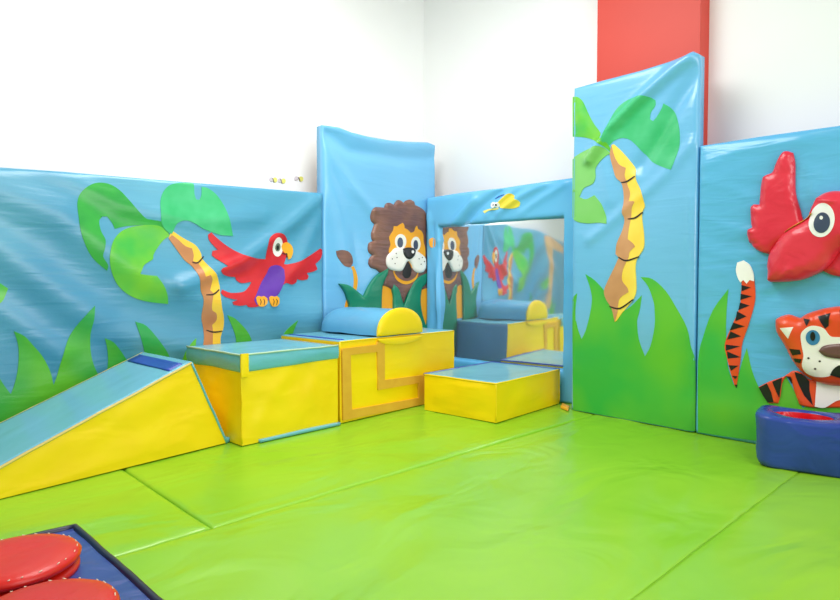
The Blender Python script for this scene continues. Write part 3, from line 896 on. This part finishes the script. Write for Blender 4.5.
wg, Hw = applique(pl, 'bird_wing', [b6([(300, 65), (275, 75), (245, 120), (215, 185), (185, 200), (160, 220), (148, 290), (142, 370), (110, 368), (92, 390), (92, 440), (100, 500), (75, 512), (72, 545), (85, 590), (90, 574 + 10), (110, 614), (150, 639), (210, 656), (260, 600), (330, 560), (430, 500), (395, 465), (375, 400), (350, 310), (345, 220), (345, 130), (335, 75)])], RED2, rt, e=0.006, puff=0.028, pw=0.045, grid=0.01, seam_puckers=0.006, label='red scalloped wing')
applique(pl, 'bird_wing', [b6([(500, 745), (560, 772), (640, 782), (740, 760), (800, 700), (780, 640), (700, 610), (600, 620)])], RED2, rt, e=0.006, puff=0.02, pw=0.04, grid=0.01, label='lower red wing')
bb_, Hbd = applique(pl, 'bird_body', [b6([(300, 530), (350, 495), (425, 450), (440, 410), (470, 350), (520, 310), (600, 295), (700, 310), (770, 370), (790, 450), (770, 540), (720, 600), (640, 620), (600, 645), (560, 700), (520, 740), (450, 775), (380, 800), (300, 810), (215, 812), (200, 795), (198, 700), (215, 645), (250, 590)])], RED2, rt, e=0.03, puff=0.06, pw=0.07, grid=0.01, depth=0.0, seam_puckers=0.01, label='plump red padded bird body')
fb = lambda a, b: Hbd(a, b)
applique(pl, 'eye', [b6(ell(527, 465, 74, 96, 24, 0.15))], WHT, bb_, e=0.002, base=fb, grid=0.01)
applique(pl, 'pupil', [b6(ell(530, 480, 46, 58, 20, 0.2))], SLATE, bb_, e=0.0036, base=fb, grid=0.01)
applique(pl, 'eye_glint', [b6(ell(527, 452, 10, 11, 10))], WHT, bb_, e=0.005, base=fb, grid=0.01)
stroke(pl, 'seam_stitching', b6([(305, 530), (350, 500), (410, 468), (465, 425)]), 0.9, flat('stitch_gold', (240, 170, 60)), bb_, 0.012, base=fb)


# ---------------------------------------------------------------- soft blocks
def pucker(p, seed, amp):
    return amp * noise.noise(Vector((p.x * 5, p.y * 5, p.z * 8 + seed))) + amp * 0.5 * noise.noise(Vector((p.x * 14, p.y * 14, p.z * 12 + seed)))


def hexa(q, n=22, bulge=0.008, amp=0.006, seed=0, flat_top=True):
    """closed box skin from 8 corners (bottom 0..3, top 4..7), faces swollen and creased; edges stay put"""
    bm = bmesh.new()
    Q = [Vector(p) for p in q]
    for f in ((0, 1, 5, 4), (1, 2, 6, 5), (2, 3, 7, 6), (3, 0, 4, 7), (4, 5, 6, 7), (3, 2, 1, 0)):
        A, B, Cc, Dd = [Q[i] for i in f]
        nrm = ((Cc - A).cross(Dd - B)).normalized()
        g = {}
        for i in range(n + 1):
            for j in range(n + 1):
                s, t = i / n, j / n
                p = (A * (1 - s) + B * s) * (1 - t) + (Dd * (1 - s) + Cc * s) * t
                ed = min(1, 6 * min(s, 1 - s)) * min(1, 6 * min(t, 1 - t))
                d = bulge * math.sin(math.pi * s) * math.sin(math.pi * t) + pucker(p, seed, amp) * ed
                if flat_top and f == (4, 5, 6, 7):
                    d = -0.022 * ed
                g[i, j] = bm.verts.new(p + nrm * d)
        for i in range(n):
            for j in range(n):
                bm.faces.new((g[i, j], g[i + 1, j], g[i + 1, j + 1], g[i, j + 1]))
    bmesh.ops.remove_doubles(bm, verts=bm.verts, dist=1e-5)
    return bm


def autosharp(o, ang=40):
    me = o.data
    bm = bmesh.new()
    bm.from_mesh(me)
    for e in bm.edges:
        if len(e.link_faces) == 2 and e.calc_face_angle(0) > math.radians(ang):
            e.smooth = False
    bm.to_mesh(me)
    bm.free()
    return o


def slab(c4_, th, n=20, sag=0.0, amp=0.004, seed=0, up=Vector((0, 0, 1))):
    """thin panel over a quad, displaced along its normal, with a skirt"""
    bm = bmesh.new()
    A, B, Cc, Dd = [Vector(p) for p in c4_]
    nrm = ((Cc - A).cross(Dd - B)).normalized()
    if nrm.dot(up) < 0:
        nrm = -nrm
    g = {}
    for i in range(n + 1):
        for j in range(n + 1):
            s, t = i / n, j / n
            p = (A * (1 - s) + B * s) * (1 - t) + (Dd * (1 - s) + Cc * s) * t
            ed = min(1, 6 * min(s, 1 - s)) * min(1, 6 * min(t, 1 - t))
            g[i, j] = bm.verts.new(p + nrm * (th - sag * math.sin(math.pi * s) * math.sin(math.pi * t) + pucker(p, seed, amp) * ed))
    for i in range(n):
        for j in range(n):
            bm.faces.new((g[i, j], g[i + 1, j], g[i + 1, j + 1], g[i, j + 1]))
    rim = [g[i, 0] for i in range(n)] + [g[n, j] for j in range(n)] + [g[i, n] for i in range(n, 0, -1)] + [g[0, j] for j in range(n, 0, -1)]
    lw = [bm.verts.new(v.co - nrm * th) for v in rim]
    for k in range(len(rim)):
        bm.faces.new((rim[k], rim[(k + 1) % len(rim)], lw[(k + 1) % len(rim)], lw[k]))
    if not sag:
        bm.faces.new(lw)
    return bm


def piping(name, lines, r, mat, parent, wob=0.002):
    bm = bmesh.new()
    for ln in lines:
        P = []
        for a, b in zip(ln[:-1], ln[1:]):
            a, b = Vector(a), Vector(b)
            k = max(2, int((b - a).length / 0.03))
            for i in range(k):
                p = a + (b - a) * (i / k)
                w_ = wob if i else 0
                P.append(p + Vector((noise.noise(p * 11), noise.noise(p * 11 + Vector((5, 5, 5))), noise.noise(p * 11 + Vector((9, 1, 3))))) * w_)
        P.append(Vector(ln[-1]))
        tube(bm, P, r)
    return link(name, bm, mat, parent)


def up(p, z):
    return Vector((p.x, p.y, z))


# ---- ramp
fr0 = on_z(226.7, 442.7)
fl0 = on_z(0, 499)
du = (fr0 - fl0).normalized()                  # along the front bottom edge, towards the corner
dv = Vector((-du.y, du.x, 0))                   # away from the camera
RP = Plane(fr0, du, -dv)
aa, hz = RP.ab(191.5, 363)                    # apex in the front plane
ta, _z = RP.ab(3, 470)
sl = (hz - _z) / (aa - ta)
tip = aa - hz / sl
bk = on_z(143, 353, hz)
wv = (bk - RP.pt(aa, hz)).dot(dv)
WV = bk - RP.pt(aa, hz)      # the wedge's back edge runs a little askew
WV.z = 0
TIPH = 0.02
q = [RP.pt(tip, 0.0), RP.pt(0, 0.0), RP.pt(0, 0) + WV, RP.pt(tip, 0) + WV,
     RP.pt(tip, TIPH), RP.pt(aa, hz), RP.pt(aa, hz) + WV, RP.pt(tip, TIPH) + WV]
rt = thing('foam_ramp', 'yellow wedge ramp with pale blue slope, at the left', 'ramp', RP.pt((tip) / 2, 0) + dv * wv / 2)
autosharp(link('cover', hexa(q, 30, 0.006, 0.010, 3), YEL, rt))
link('slope', slab([q[4] + (q[7] - q[4]) * .015, q[5] + (q[6] - q[5]) * .015, q[6] - (q[6] - q[5]) * .015, q[7] - (q[7] - q[4]) * .015], 0.006, 28, 0.0045, 0.004, 4), TEAL, rt)['label'] = 'pale blue sloping top'
e_ = (q[5] - q[4]).normalized()
lip = [q[5] - e_ * 0.10, q[5] - e_ * 0.03, q[6] - e_ * 0.03, q[6] - e_ * 0.10]
w0 = (q[6] - q[5]) * 0.06
link('stripe', slab([lip[0] + w0, lip[1] + w0, lip[2] - w0, lip[3] - w0], 0.010, 8, 0.003, 0.002, 5), TRIM, rt)['label'] = 'royal blue stripe near the top edge'
piping('edge_piping', [[q[5], q[1]], [q[5], q[6]]], 0.006, TEAL2, rt)
piping('slope_seam', [[q[4], q[5]], [q[7], q[6]]], 0.006, flat('pale_gold', (226, 200, 110)), rt)
bm = bmesh.new()
for p in (q[1] + dv * 0.03 + Vector((0, 0, 0.012)), q[5] + Vector((0, 0, 0.004))):
    pass
v_ = [q[1] + dv * 0.004 - du * 0.012, q[1] + dv * 0.004 + du * 0.02, q[1] + dv * 0.06 + du * 0.02, q[1] + dv * 0.06 - du * 0.012]
bm = slab(v_, 0.022, 4, 0, 0.002, 3)
link('base_tab', bm, TEAL2, rt)

# ---- middle box (behind the ramp's foot)
bf = on_z(242, 446)
br = on_z(338.5, 424.5)
du = (br - bf).normalized()
dv = Vector((-du.y, du.x, 0))
BP = Plane(bf, du, -dv)
Hb_ = BP.ab(238, 356.5)[1]
hr = BP.ab(337, 344)[1]
lenb = (br - bf).length - 0.004
bl = on_z(181.5, 348, Hb_)
wb = (bl - bf).dot(dv)
wb = min(wb, 0.62)
q = [bf, bf + du * lenb, bf + du * lenb + dv * wb, bf + dv * wb]
q = q + [up(q[0], Hb_), up(q[1], Hb_), up(q[2], Hb_), up(q[3], Hb_)]
BOX_BACK = q[3]
rt = thing('foam_block', 'yellow soft block with teal capped top, between ramp and tallest block', 'foam block', bf + du * lenb / 2 + dv * wb / 2)
autosharp(link('cover', hexa(q, 26, 0.006, 0.010, 11), YEL, rt))
link('top_panel', slab(q[4:8], 0.006, 22, 0.012, 0.006, 12), TEAL, rt)['label'] = 'shiny pale blue top'
cp = 0.085
ex = 0.006
g0 = [q[0] - dv * ex - du * ex, q[1] - dv * ex, q[2] + dv * ex, q[3] + dv * ex - du * ex]
bm = bmesh.new()
# band round the top, a little uneven along its lower hem
ring = []
n = 26
for a, b in ((g0[3], g0[0]), (g0[0], g0[1])):
    for k in range(n + (1 if b is g0[1] else 0)):
        p = a + (b - a) * (k / n)
        out = -du if b is g0[0] else -dv
        hem = cp * (1 + 0.10 * noise.noise(p * 4)) * (1 - (0.18 * k / n if b is g0[1] else 0))
        ring.append((p, hem, out))
prev = None
for p, hem, out in ring:
    col = [bm.verts.new(up(p, Hb_ + 0.006 - hem * t) + out * (0.006 * math.sin(math.pi * t) + 0.003 * noise.noise(p * 9 + Vector((0, 0, t * 3))))) for t in (0, .15, .35, .55, .75, .9, 1)]
    col.append(bm.verts.new(up(p, Hb_ + 0.006 - hem) - out * 0.012))
    if prev:
        for j in range(len(col) - 1):
            bm.faces.new((prev[j], col[j], col[j + 1], prev[j + 1]))
    prev = col
link('cap_band', bm, TEAL2, rt)['label'] = 'teal band around the top edge'
piping('top_seam', [[up(g0[3], Hb_ + 0.006), up(g0[0], Hb_ + 0.006), up(g0[1], Hb_ + 0.006)]], 0.005, flat('pale_seam', (186, 214, 190)), rt)
piping('side_seam', [[q[0] + Vector((0, 0, 0.01)), up(q[0], Hb_ - cp)]], 0.004, YEL, rt, 0.004)
# yellow tab at the front corner
tb = [up(g0[0] - dv * 0.014 - du * 0.004, 0), up(g0[0] - dv * 0.013 + du * 0.036, 0)]
q_ = [up(tb[0], Hb_ - 0.10), up(tb[1], Hb_ - 0.10), up(tb[1] + dv * 0.012, Hb_ - 0.10), up(tb[0] + dv * 0.012, Hb_ - 0.10),
      up(tb[0], Hb_ + 0.012), up(tb[1], Hb_ + 0.012), up(tb[1] + dv * 0.012, Hb_ + 0.012), up(tb[0] + dv * 0.012, Hb_ + 0.012)]
autosharp(link('corner_tab', hexa(q_, 6, 0.002, 0.001, 2), YEL, rt))
# pale blue base flap peeping out at the bottom
fl = [bf + du * 0.09 - dv * 0.012, br - dv * 0.018, br + dv * 0.01, bf + du * 0.09 + dv * 0.01]
link('base_flap', slab(fl, 0.015, 14, 0, 0.003, 7), TEAL, rt)['label'] = 'pale blue base flap'

# ---- tallest block with the tan track
bf = on_z(339.7, 423.4)
b2 = on_z(423.6, 404.3)
du = (b2 - bf).normalized()
dv = Vector((-du.y, du.x, 0))
KP = Plane(bf, du, -dv)
hk = KP.ab(337, 343.4)[1]
ar, hk2 = KP.ab(453.6, 329.9)
hk = (hk + hk2) / 2
bf = bf + du * 0.004
ar -= 0.004
# depth limited by the pads
cornerL = -(bf.y) / dv.y - 0.02
back_r = bf + du * ar
dl = min((-0.035 - bf.y) / dv.y, (-0.035 - back_r.y) / dv.y)
dk = 0.3
while dk < 0.72 and (bf + dv * dk).y < -0.035 and (back_r + dv * dk).y < -0.035 and (back_r + dv * dk - MP.o).dot(MP.n) > 0.05:
    dk += 0.005
q = [bf, back_r, back_r + dv * dk, bf + dv * dk]
q = q + [up(p, hk) for p in q]
BLK_Q = q
rt = thing('foam_block', 'tallest yellow block with a tan L-shaped track on its front', 'foam block', (q[0] + q[2]) / 2)
autosharp(link('cover', hexa(q, 28, 0.004, 0.006, 21), YEL, rt))
link('top_panel', slab(q[4:8], 0.006, 20, 0.004, 0.004, 22), TEAL, rt)['label'] = 'pale blue top'
lw0 = [q[4] + du * 0.03 + dv * 0.03, q[4] + du * 0.055 + dv * 0.03, q[7] + du * 0.055 - dv * 0.03, q[7] + du * 0.03 - dv * 0.03]
link('stripe', slab(lw0, 0.010, 10, 0, 0.002, 5), TRIM, rt)['label'] = 'royal blue stripe on top'
en = [q[1] + du * 0.001, q[2] + du * 0.001, q[6] + du * 0.001, q[5] + du * 0.001]
link('end_panel', slab(en, 0.006, 18, -0.004, 0.004, 25, up=du), vinyl('steel_blue', (84, 142, 184), (76, 134, 178), 0.3, 0.2, (6, 6, 6)), rt)['label'] = 'steel blue end facing the mirror'
KF = Plane(q[0], du, -dv)
KF.D = lambda a, b: 0.009
cc = lambda pts: C(300, 290, 4.287, pts)
applique(KF, 'track', [(cc([(175, 252), (326, 233), (326, 222), (358, 218), (358, 385), (530, 363), (530, 488), (180, 558)]),
                        cc([(212, 278), (326, 264), (330, 428), (503, 398), (505, 462), (217, 512)]))], TAN, rt, 0.003, smooth=False, depth=0.008, label='tan fuzzy track outlining an L shape')
piping('edge_seam', [[q[4], q[5]], [q[4], up(q[0], 0.01)], [q[5], up(q[1], 0.01)]], 0.0045, YEL, rt)

# ---- half-round bolster on top of it
BPl = KF
c0, z0 = BPl.ab(377, 338)
c1, z1 = BPl.ab(420.5, 334.5)
ct, zt = BPl.ab(398, 309)
rr = (c1 - c0) / 2
cm = (c1 + c0) / 2
hh = zt - hk
blen = dk - 0.012
prof = []
for k in range(0, 25):
    t = math.pi * k / 24
    prof.append((cm + rr * math.cos(t) * (1 + 0.03 * math.sin(t)), hk + 0.014 + (hh - 0.014) * max(0, math.sin(t)) ** 0.85))
BLOCK = rt
rt = thing('half_round_bolster', 'blue half-round bolster with yellow end, lying on the tallest block', 'bolster', up(KF.pt(cm, 0) + dv * blen / 2, hk))
bm = bmesh.new()
rings = []
nl = 20
for k in range(nl + 1):
    y = 0.004 + (blen - 0.004) * k / nl
    sc = 1 - 0.10 * (max(0, k - nl + 3) / 3) ** 2
    rings.append([bm.verts.new(up(KF.pt(cm + (a - cm) * sc, 0) + dv * y, (b - hk) * sc + hk + 0.004 * noise.noise(Vector((a * 6, b * 6, y * 9))))) for a, b in prof])
for k in range(nl):
    for j in range(len(prof) - 1):
        bm.faces.new((rings[k][j], rings[k][j + 1], rings[k + 1][j + 1], rings[k + 1][j]))
    bm.faces.new((rings[k][-1], rings[k][0], rings[k + 1][0], rings[k + 1][-1]))
bm.faces.new(rings[0])
bm.faces.new(rings[-1][::-1])
autosharp(link('roll', bm, vinyl('bolster_blue', (104, 178, 216), (96, 170, 210), rough=0.28, bump=0.3, scale=(6, 6, 6), dist=0.02), rt), 60)
# yellow end cap with rounded lower lip hanging a little over the block's front
pts = []
for k in range(0, 25):
    t = math.pi * k / 24
    pts.append((cm + (rr + 0.006) * math.cos(t) * (1 + 0.03 * math.sin(t)), hk + 0.012 + (hh - 0.004) * math.sin(t) ** 0.85 if 0 < k < 24 else hk + 0.012))
lip_ = [(cm + (rr + 0.004) * math.cos(math.pi * k / 14 + math.pi), hk - 0.004 + 0.045 * math.sin(math.pi + math.pi * k / 14)) for k in range(15)]
applique(KF, 'flap', [lip_], YEL, BLOCK, e=0.006, smooth=False, px=False, puff=0.004, pw=0.03, grid=0.012, depth=0.008, label='rounded yellow flap under the bolster')
KE = Plane(KF.o, du, -dv)
KE.D = lambda a, b: 0.010
applique(KE, 'end_cap', [pts], YEL, rt, e=0.003, smooth=False, px=False, puff=0.012, pw=0.05, grid=0.012, depth=0.008, label='yellow rounded end cap')

# ---- low step in front of the mirror
sf = on_z(496, 423)
slft = on_z(424.5, 409.8)
sr = on_z(559.2, 403.4)
LP_ = Plane(sf, (sr - sf).normalized(), Vector((1, 0, 0)))
dsx = (sr - sf).normalized()
dsl = (slft - sf).normalized()
hs = Plane(sf, dsx, Vector((dsx.y, -dsx.x, 0))).ab(496, 384)[1]
wS = (sr - sf).length
wL = (slft - sf).length
q = [sf, sr, sr + (slft - sf), slft]
near = min((p - MP.o).dot(MP.n) for p in q)
print('step gap', near)
if near < 0.02:
    q = [p + MP.n * (0.02 - near) for p in q]
q = q + [up(p, hs) for p in q]
rt = thing('foam_step', 'low yellow step block with pale blue top, before the mirror', 'step block', (q[0] + q[2]) / 2)
autosharp(link('cover', hexa(q, 24, 0.006, 0.006, 31), YEL, rt))
ins = lambda p, c: p + (c - p).normalized() * 0.012
cc_ = (q[4] + q[6]) / 2
link('top_panel', slab([ins(p, cc_) for p in q[4:8]], 0.005, 22, 0.016, 0.004, 33), TEAL, rt)['label'] = 'dished pale blue top'
piping('top_seam', [[q[7], q[4], q[5]]], 0.005, YEL, rt)
piping('blue_trim', [[q[7], q[6], q[5]]], 0.009, TRIM, rt)['label'] = 'royal blue trim along the back edges'
piping('corner_seam', [[q[4], up(q[0], 0.01)]], 0.0035, YEL, rt)
piping('corner_seam', [[q[5], up(q[1], 0.01)]], 0.0035, YEL, rt)

# loose yellow flap on the mat beside it
fa = [on_z(560.5, 408.5), on_z(568, 411.5), on_z(569.5, 408), on_z(562.5, 405)]
fa = [Vector((p.x, p.y, 0)) for p in fa]
bm = slab([p + Vector((0, 0, 0.002)) for p in fa], 0.012, 8, -0.004, 0.01, 44)
tag(link('vinyl_flap', bm, vinyl('amber_vinyl', (238, 178, 50), (230, 165, 40), 0.4, 0.2), None, origin=(fa[0] + fa[2]) / 2), 'small crumpled amber yellow flap on the mat beside the low step', 'flap')

# ---------------------------------------------------------------- BLUE TUB (right)
tf_ = on_z(753, 466)
tr_ = on_z(840, 479.5)
du = (tr_ - tf_).normalized()
dv = Vector((-du.y, du.x, 0))
if dv.x < 0:
    dv = -dv
TP = Plane(tf_, du, -dv)
th = TP.ab(790, 418)[1]
TLn = (tr_ - tf_).length * 1.28
TW = min(0.42, (-0.02 - max(tf_.x, (tf_ + du * TLn).x)) / dv.x)
oc = on_z(803, 413, th)
ol, orr = on_z(775, 413, th), on_z(834, 416, th)
ocl = (oc - tf_).dot(du)
ocw = (oc - tf_).dot(dv)
orad = (orr - ol).length / 2
print('tub', TLn, TW, th, ocl, ocw, orad, 'blk', dk, hk, ar, 'ramp', hz, wv, tip, aa, 'box', Hb_, wb, lenb, 'step', hs, wS, wL)
rt = thing('ring_tub', 'blue padded tub with red lined oval opening, by the tiger', 'soft tub', tf_ + du * TLn / 2 + dv * TW / 2)


def rrect(cx, cy, lx, ly, r, n=8):
    out = []
    for qx, qy, s in ((1, 1, 0), (-1, 1, 1), (-1, -1, 2), (1, -1, 3)):
        for k in range(n + 1):
            t = (s + k / n) * math.pi / 2
            out.append((cx + qx * (lx - r) + r * math.cos(t), cy + qy * (ly - r) + r * math.sin(t)))
    return out


bm = bmesh.new()
cx, cy = TLn / 2, TW / 2
lev = [(0.0, 0.84), (0.04, 0.90), (0.12, 0.95), (0.28, 0.985), (0.5, 0.99), (0.75, 1.0), (0.93, 0.985), (0.985, 0.96), (1.0, 0.92)]
per = 8
outer = rrect(cx, cy, cx, cy, 0.07)
# resample outer densely
dense = []
for i in range(len(outer)):
    a, b = Vector(outer[i]), Vector(outer[(i + 1) % len(outer)])
    k = max(1, int((b - a).length / 0.03))
    dense += [a + (b - a) * (j / k) for j in range(k)]
rings = []
for zf, sc in lev:
    rg = []
    for p in dense:
        d = Vector((p.x - cx, p.y - cy))
        dl_ = d.length
        inset = (1 - sc) * min(cx, cy)
        pr_ = p - d.normalized() * (inset - 0.012 * noise.noise(Vector((p.x * 5, p.y * 5, zf * 3.0))) * (1 if 0 < zf < 1 else 0.2))
        sagz = -0.012 * min(1, zf) * math.sin(min(1, max(0, p.x / TLn)) * math.pi)
        rg.append(bm.verts.new(up(tf_ + du * pr_.x + dv * pr_.y, th * zf + (sagz + 0.006 * noise.noise(Vector((p.x * 7, p.y * 7, 1)))) * (1 if zf > 0.5 else 0))))
    rings.append(rg)
ocw = min(max(ocw, 0.16), TW - 0.13)
# top: blend from outer ring to the opening
ND = len(dense)
opening = []
ory = min(orad * 0.8, ocw - 0.06, TW - ocw - 0.05)
for p in dense:
    t = math.atan2((p.y - ocw), (p.x - ocl) * 0.8)
    opening.append(Vector((ocl + orad * math.cos(t), ocw + ory * math.sin(t))))
for f_k in (0.3, 0.6, 0.85, 1.0):
    rg = []
    for i, p in enumerate(dense):
        dd = Vector((p.x - cx, p.y - cy)).normalized() * (0.08 * min(cx, cy))
        a = Vector(p) - dd
        pp = a * (1 - f_k) + opening[i] * f_k
        rg.append(bm.verts.new(up(tf_ + du * pp.x + dv * pp.y, th - 0.012 * math.sin(min(1, max(0, pp.x / TLn)) * math.pi) * (1) + 0.004 * math.sin(f_k * math.pi) + 0.004 * noise.noise(Vector((pp.x * 9, pp.y * 9, 4)))))
                  if f_k < 1 else bm.verts.new(up(tf_ + du * pp.x + dv * pp.y, th - 0.018)))
    rings.append(rg)
for f_k in range(4):
    rings.append([bm.verts.new(up(tf_ + du * p.x + dv * p.y, th - 0.018 - 0.045 * (f_k + 1))) for p in opening])
for k in range(len(rings) - 1):
    for j in range(ND):
        bm.faces.new((rings[k][j], rings[k][(j + 1) % ND], rings[k + 1][(j + 1) % ND], rings[k + 1][j]))
bm.faces.new(rings[0][::-1])
bm.faces.new(rings[-1])
link('padded_ring', bm, NAVY, rt)
bm = bmesh.new()
lr_ = []
for zz, sc in ((-0.003, 0.985), (-0.012, 0.97), (-0.024, 0.955), (-0.05, 0.93), (-0.10, 0.92), (-0.15, 0.90)):
    rg = []
    for k in range(40):
        t = 2 * math.pi * k / 40
        wv_ = 1 + 0.02 * noise.noise(Vector((math.cos(t) * 5, math.sin(t) * 5, zz * 8)))
        rg.append(bm.verts.new(up(tf_ + du * (ocl + orad * sc * wv_ * math.cos(t)) + dv * (ocw + ory * sc * wv_ * math.sin(t)), th - 0.014 + zz)))
    lr_.append(rg)
for k in range(len(lr_) - 1):
    for j in range(40):
        bm.faces.new((lr_[k][j], lr_[k][(j + 1) % 40], lr_[k + 1][(j + 1) % 40], lr_[k + 1][j]))
bm.faces.new(lr_[-1])
link('lining', bm, vinyl('tub_red', (226, 30, 36), (214, 20, 28), 0.25, 0.5, (16, 16, 16), dist=0.02), rt)['label'] = 'shiny red lining'

# ---------------------------------------------------------------- BLUE MAT WITH RED DISCS (bottom left)
MH = 0.07
m0 = on_z(75, 527, MH)
m1 = on_z(157, 600, MH)
m2 = on_z(0, 544.5, MH)
dr = (m1 - m0).normalized()
dl2 = (m2 - m0).normalized()
LR, LLn = 0.95, 0.85
q = [up(m0, 0.0), up(m0 + dr * LR, 0.0), up(m0 + dr * LR + dl2 * LLn, 0.0), up(m0 + dl2 * LLn, 0.0)]
q = q + [up(p, MH) for p in q]
rt = thing('activity_pad', 'blue padded mat carrying round red cushions, in bottom left corner', 'activity mat', (q[0] + q[2]) / 2)
autosharp(link('cover', hexa([q[i] for i in (0, 3, 2, 1, 4, 7, 6, 5)], 40, 0.006, 0.007, 51, False), vinyl('denim_blue_vinyl', (64, 84, 156), (54, 72, 144), 0.27, 0.6, (9, 9, 9), dist=0.02), rt))
piping('edge_piping', [[q[7], q[4], q[5], q[6]]], 0.010, flat('navy_piping', (22, 28, 62), 0.3), rt)['label'] = 'dark navy piped edge'
DR = vinyl('cushion_red', (218, 34, 16), (208, 26, 12), 0.36, 0.3, (8, 8, 8), dist=0.015)
for i, (ex_, ey_, lab) in enumerate(((73, 556, 0), (122, 597, 1))):
    e0 = on_z(ex_, ey_, MH + 0.055)
    R_ = 0.145
    cen = e0 - rgt * R_ - Vector((0, 0, 0))
    if i == 1:
        cen = e0 - rgt * R_ * 0.97 - fwd_h * 0.05
    bm = bmesh.new()
    pf = [(0.0, 0.052), (0.4, 0.055), (0.7, 0.054), (0.88, 0.050), (0.96, 0.044), (1.0, 0.036), (0.985, 0.028), (0.93, 0.022), (0.80, 0.020), (0.74, 0.017), (0.90, 0.015), (0.97, 0.008), (0.97, -0.002), (0.0, -0.002)]
    ns = 48
    rs = []
    for rr_, zz in pf:
        if rr_ == 0:
            rs.append([bm.verts.new(up(cen, MH + 0.006 + zz))])
            continue
        rs.append([bm.verts.new(up(cen, 0) + Vector((math.cos(2 * math.pi * k / ns), math.sin(2 * math.pi * k / ns), 0)) * R_ * rr_ * (1 + 0.012 * noise.noise(Vector((math.cos(2 * math.pi * k / ns) * 4, math.sin(2 * math.pi * k / ns) * 4, i))))
                                + Vector((0, 0, MH + 0.006 + zz))) for k in range(ns)])
    for k in range(len(rs) - 1):
        a, b = rs[k], rs[k + 1]
        for j in range(ns):
            if len(a) == 1:
                bm.faces.new((a[0], b[j], b[(j + 1) % ns]))
            elif len(b) == 1:
                bm.faces.new((a[j], b[0], a[(j + 1) % ns]))
            else:
                bm.faces.new((a[j], b[j], b[(j + 1) % ns], a[(j + 1) % ns]))
    dsc = link('cushion', bm, DR, rt)
    for k in range(0, 24):
        t = 2 * math.pi * k / 24 + 0.05 * math.sin(k * 2.3)
        p = up(cen, MH + 0.006 + 0.0475) + Vector((math.cos(t), math.sin(t), 0)) * R_ * 0.93
        d = Vector((-math.sin(t), math.cos(t), 0.3)) * (0.003 + 0.001 * math.sin(k * 1.7))
        bm = bmesh.new()
        tube(bm, [p - d, p + d], 0.0013, 5)
        link('stitch', bm, flat('stitch_white', (240, 224, 196), 0.6), dsc)

# ---------------------------------------------------------------- butterfly stickers on the left wall
WP = Plane((0, WY, 0), U_L, N_L)
sy = flat('sticker_yellow', (238, 234, 120), 0.5)
sg = flat('sticker_mauve', (216, 206, 212), 0.6)
labs = ['small yellow and mauve butterfly sticker on white wall, leftmost of three', 'small butterfly sticker on white wall, middle of three', 'small butterfly sticker on white wall, nearest the lion pad']
for (px_, py_, yo, go), lab in zip(((273, 180, 1.8, -2), (281, 181, 2.2, -1.5), (299, 179, 1.8, -3)), labs):
    rt = thing('butterfly_sticker', lab, 'sticker', WP.pt(*WP.ab(px_, py_)), 'butterfly stickers on the left wall')
    rt.location.y -= 0.001
    applique(WP, 'wing', [ell(px_ + yo, py_, 2.3, 2.6, 10), ell(px_ + yo + 0.3, py_ + 1.6, 1.7, 1.6, 10)][:1], sy, rt, e=0.003, depth=-0.0015, label='yellow wing')
    applique(WP, 'wing', [ell(px_ + go, py_ - 0.6, 2.0, 2.2, 10)], sg, rt, e=0.0045, depth=-0.0015, label='mauve wing')
    stroke(WP, 'body', [(px_ - 1.2, py_ - 2), (px_, py_), (px_ + 0.8, py_ + 2.6)], 0.8, flat('sticker_grey', (120, 110, 110)), rt, 0.006)
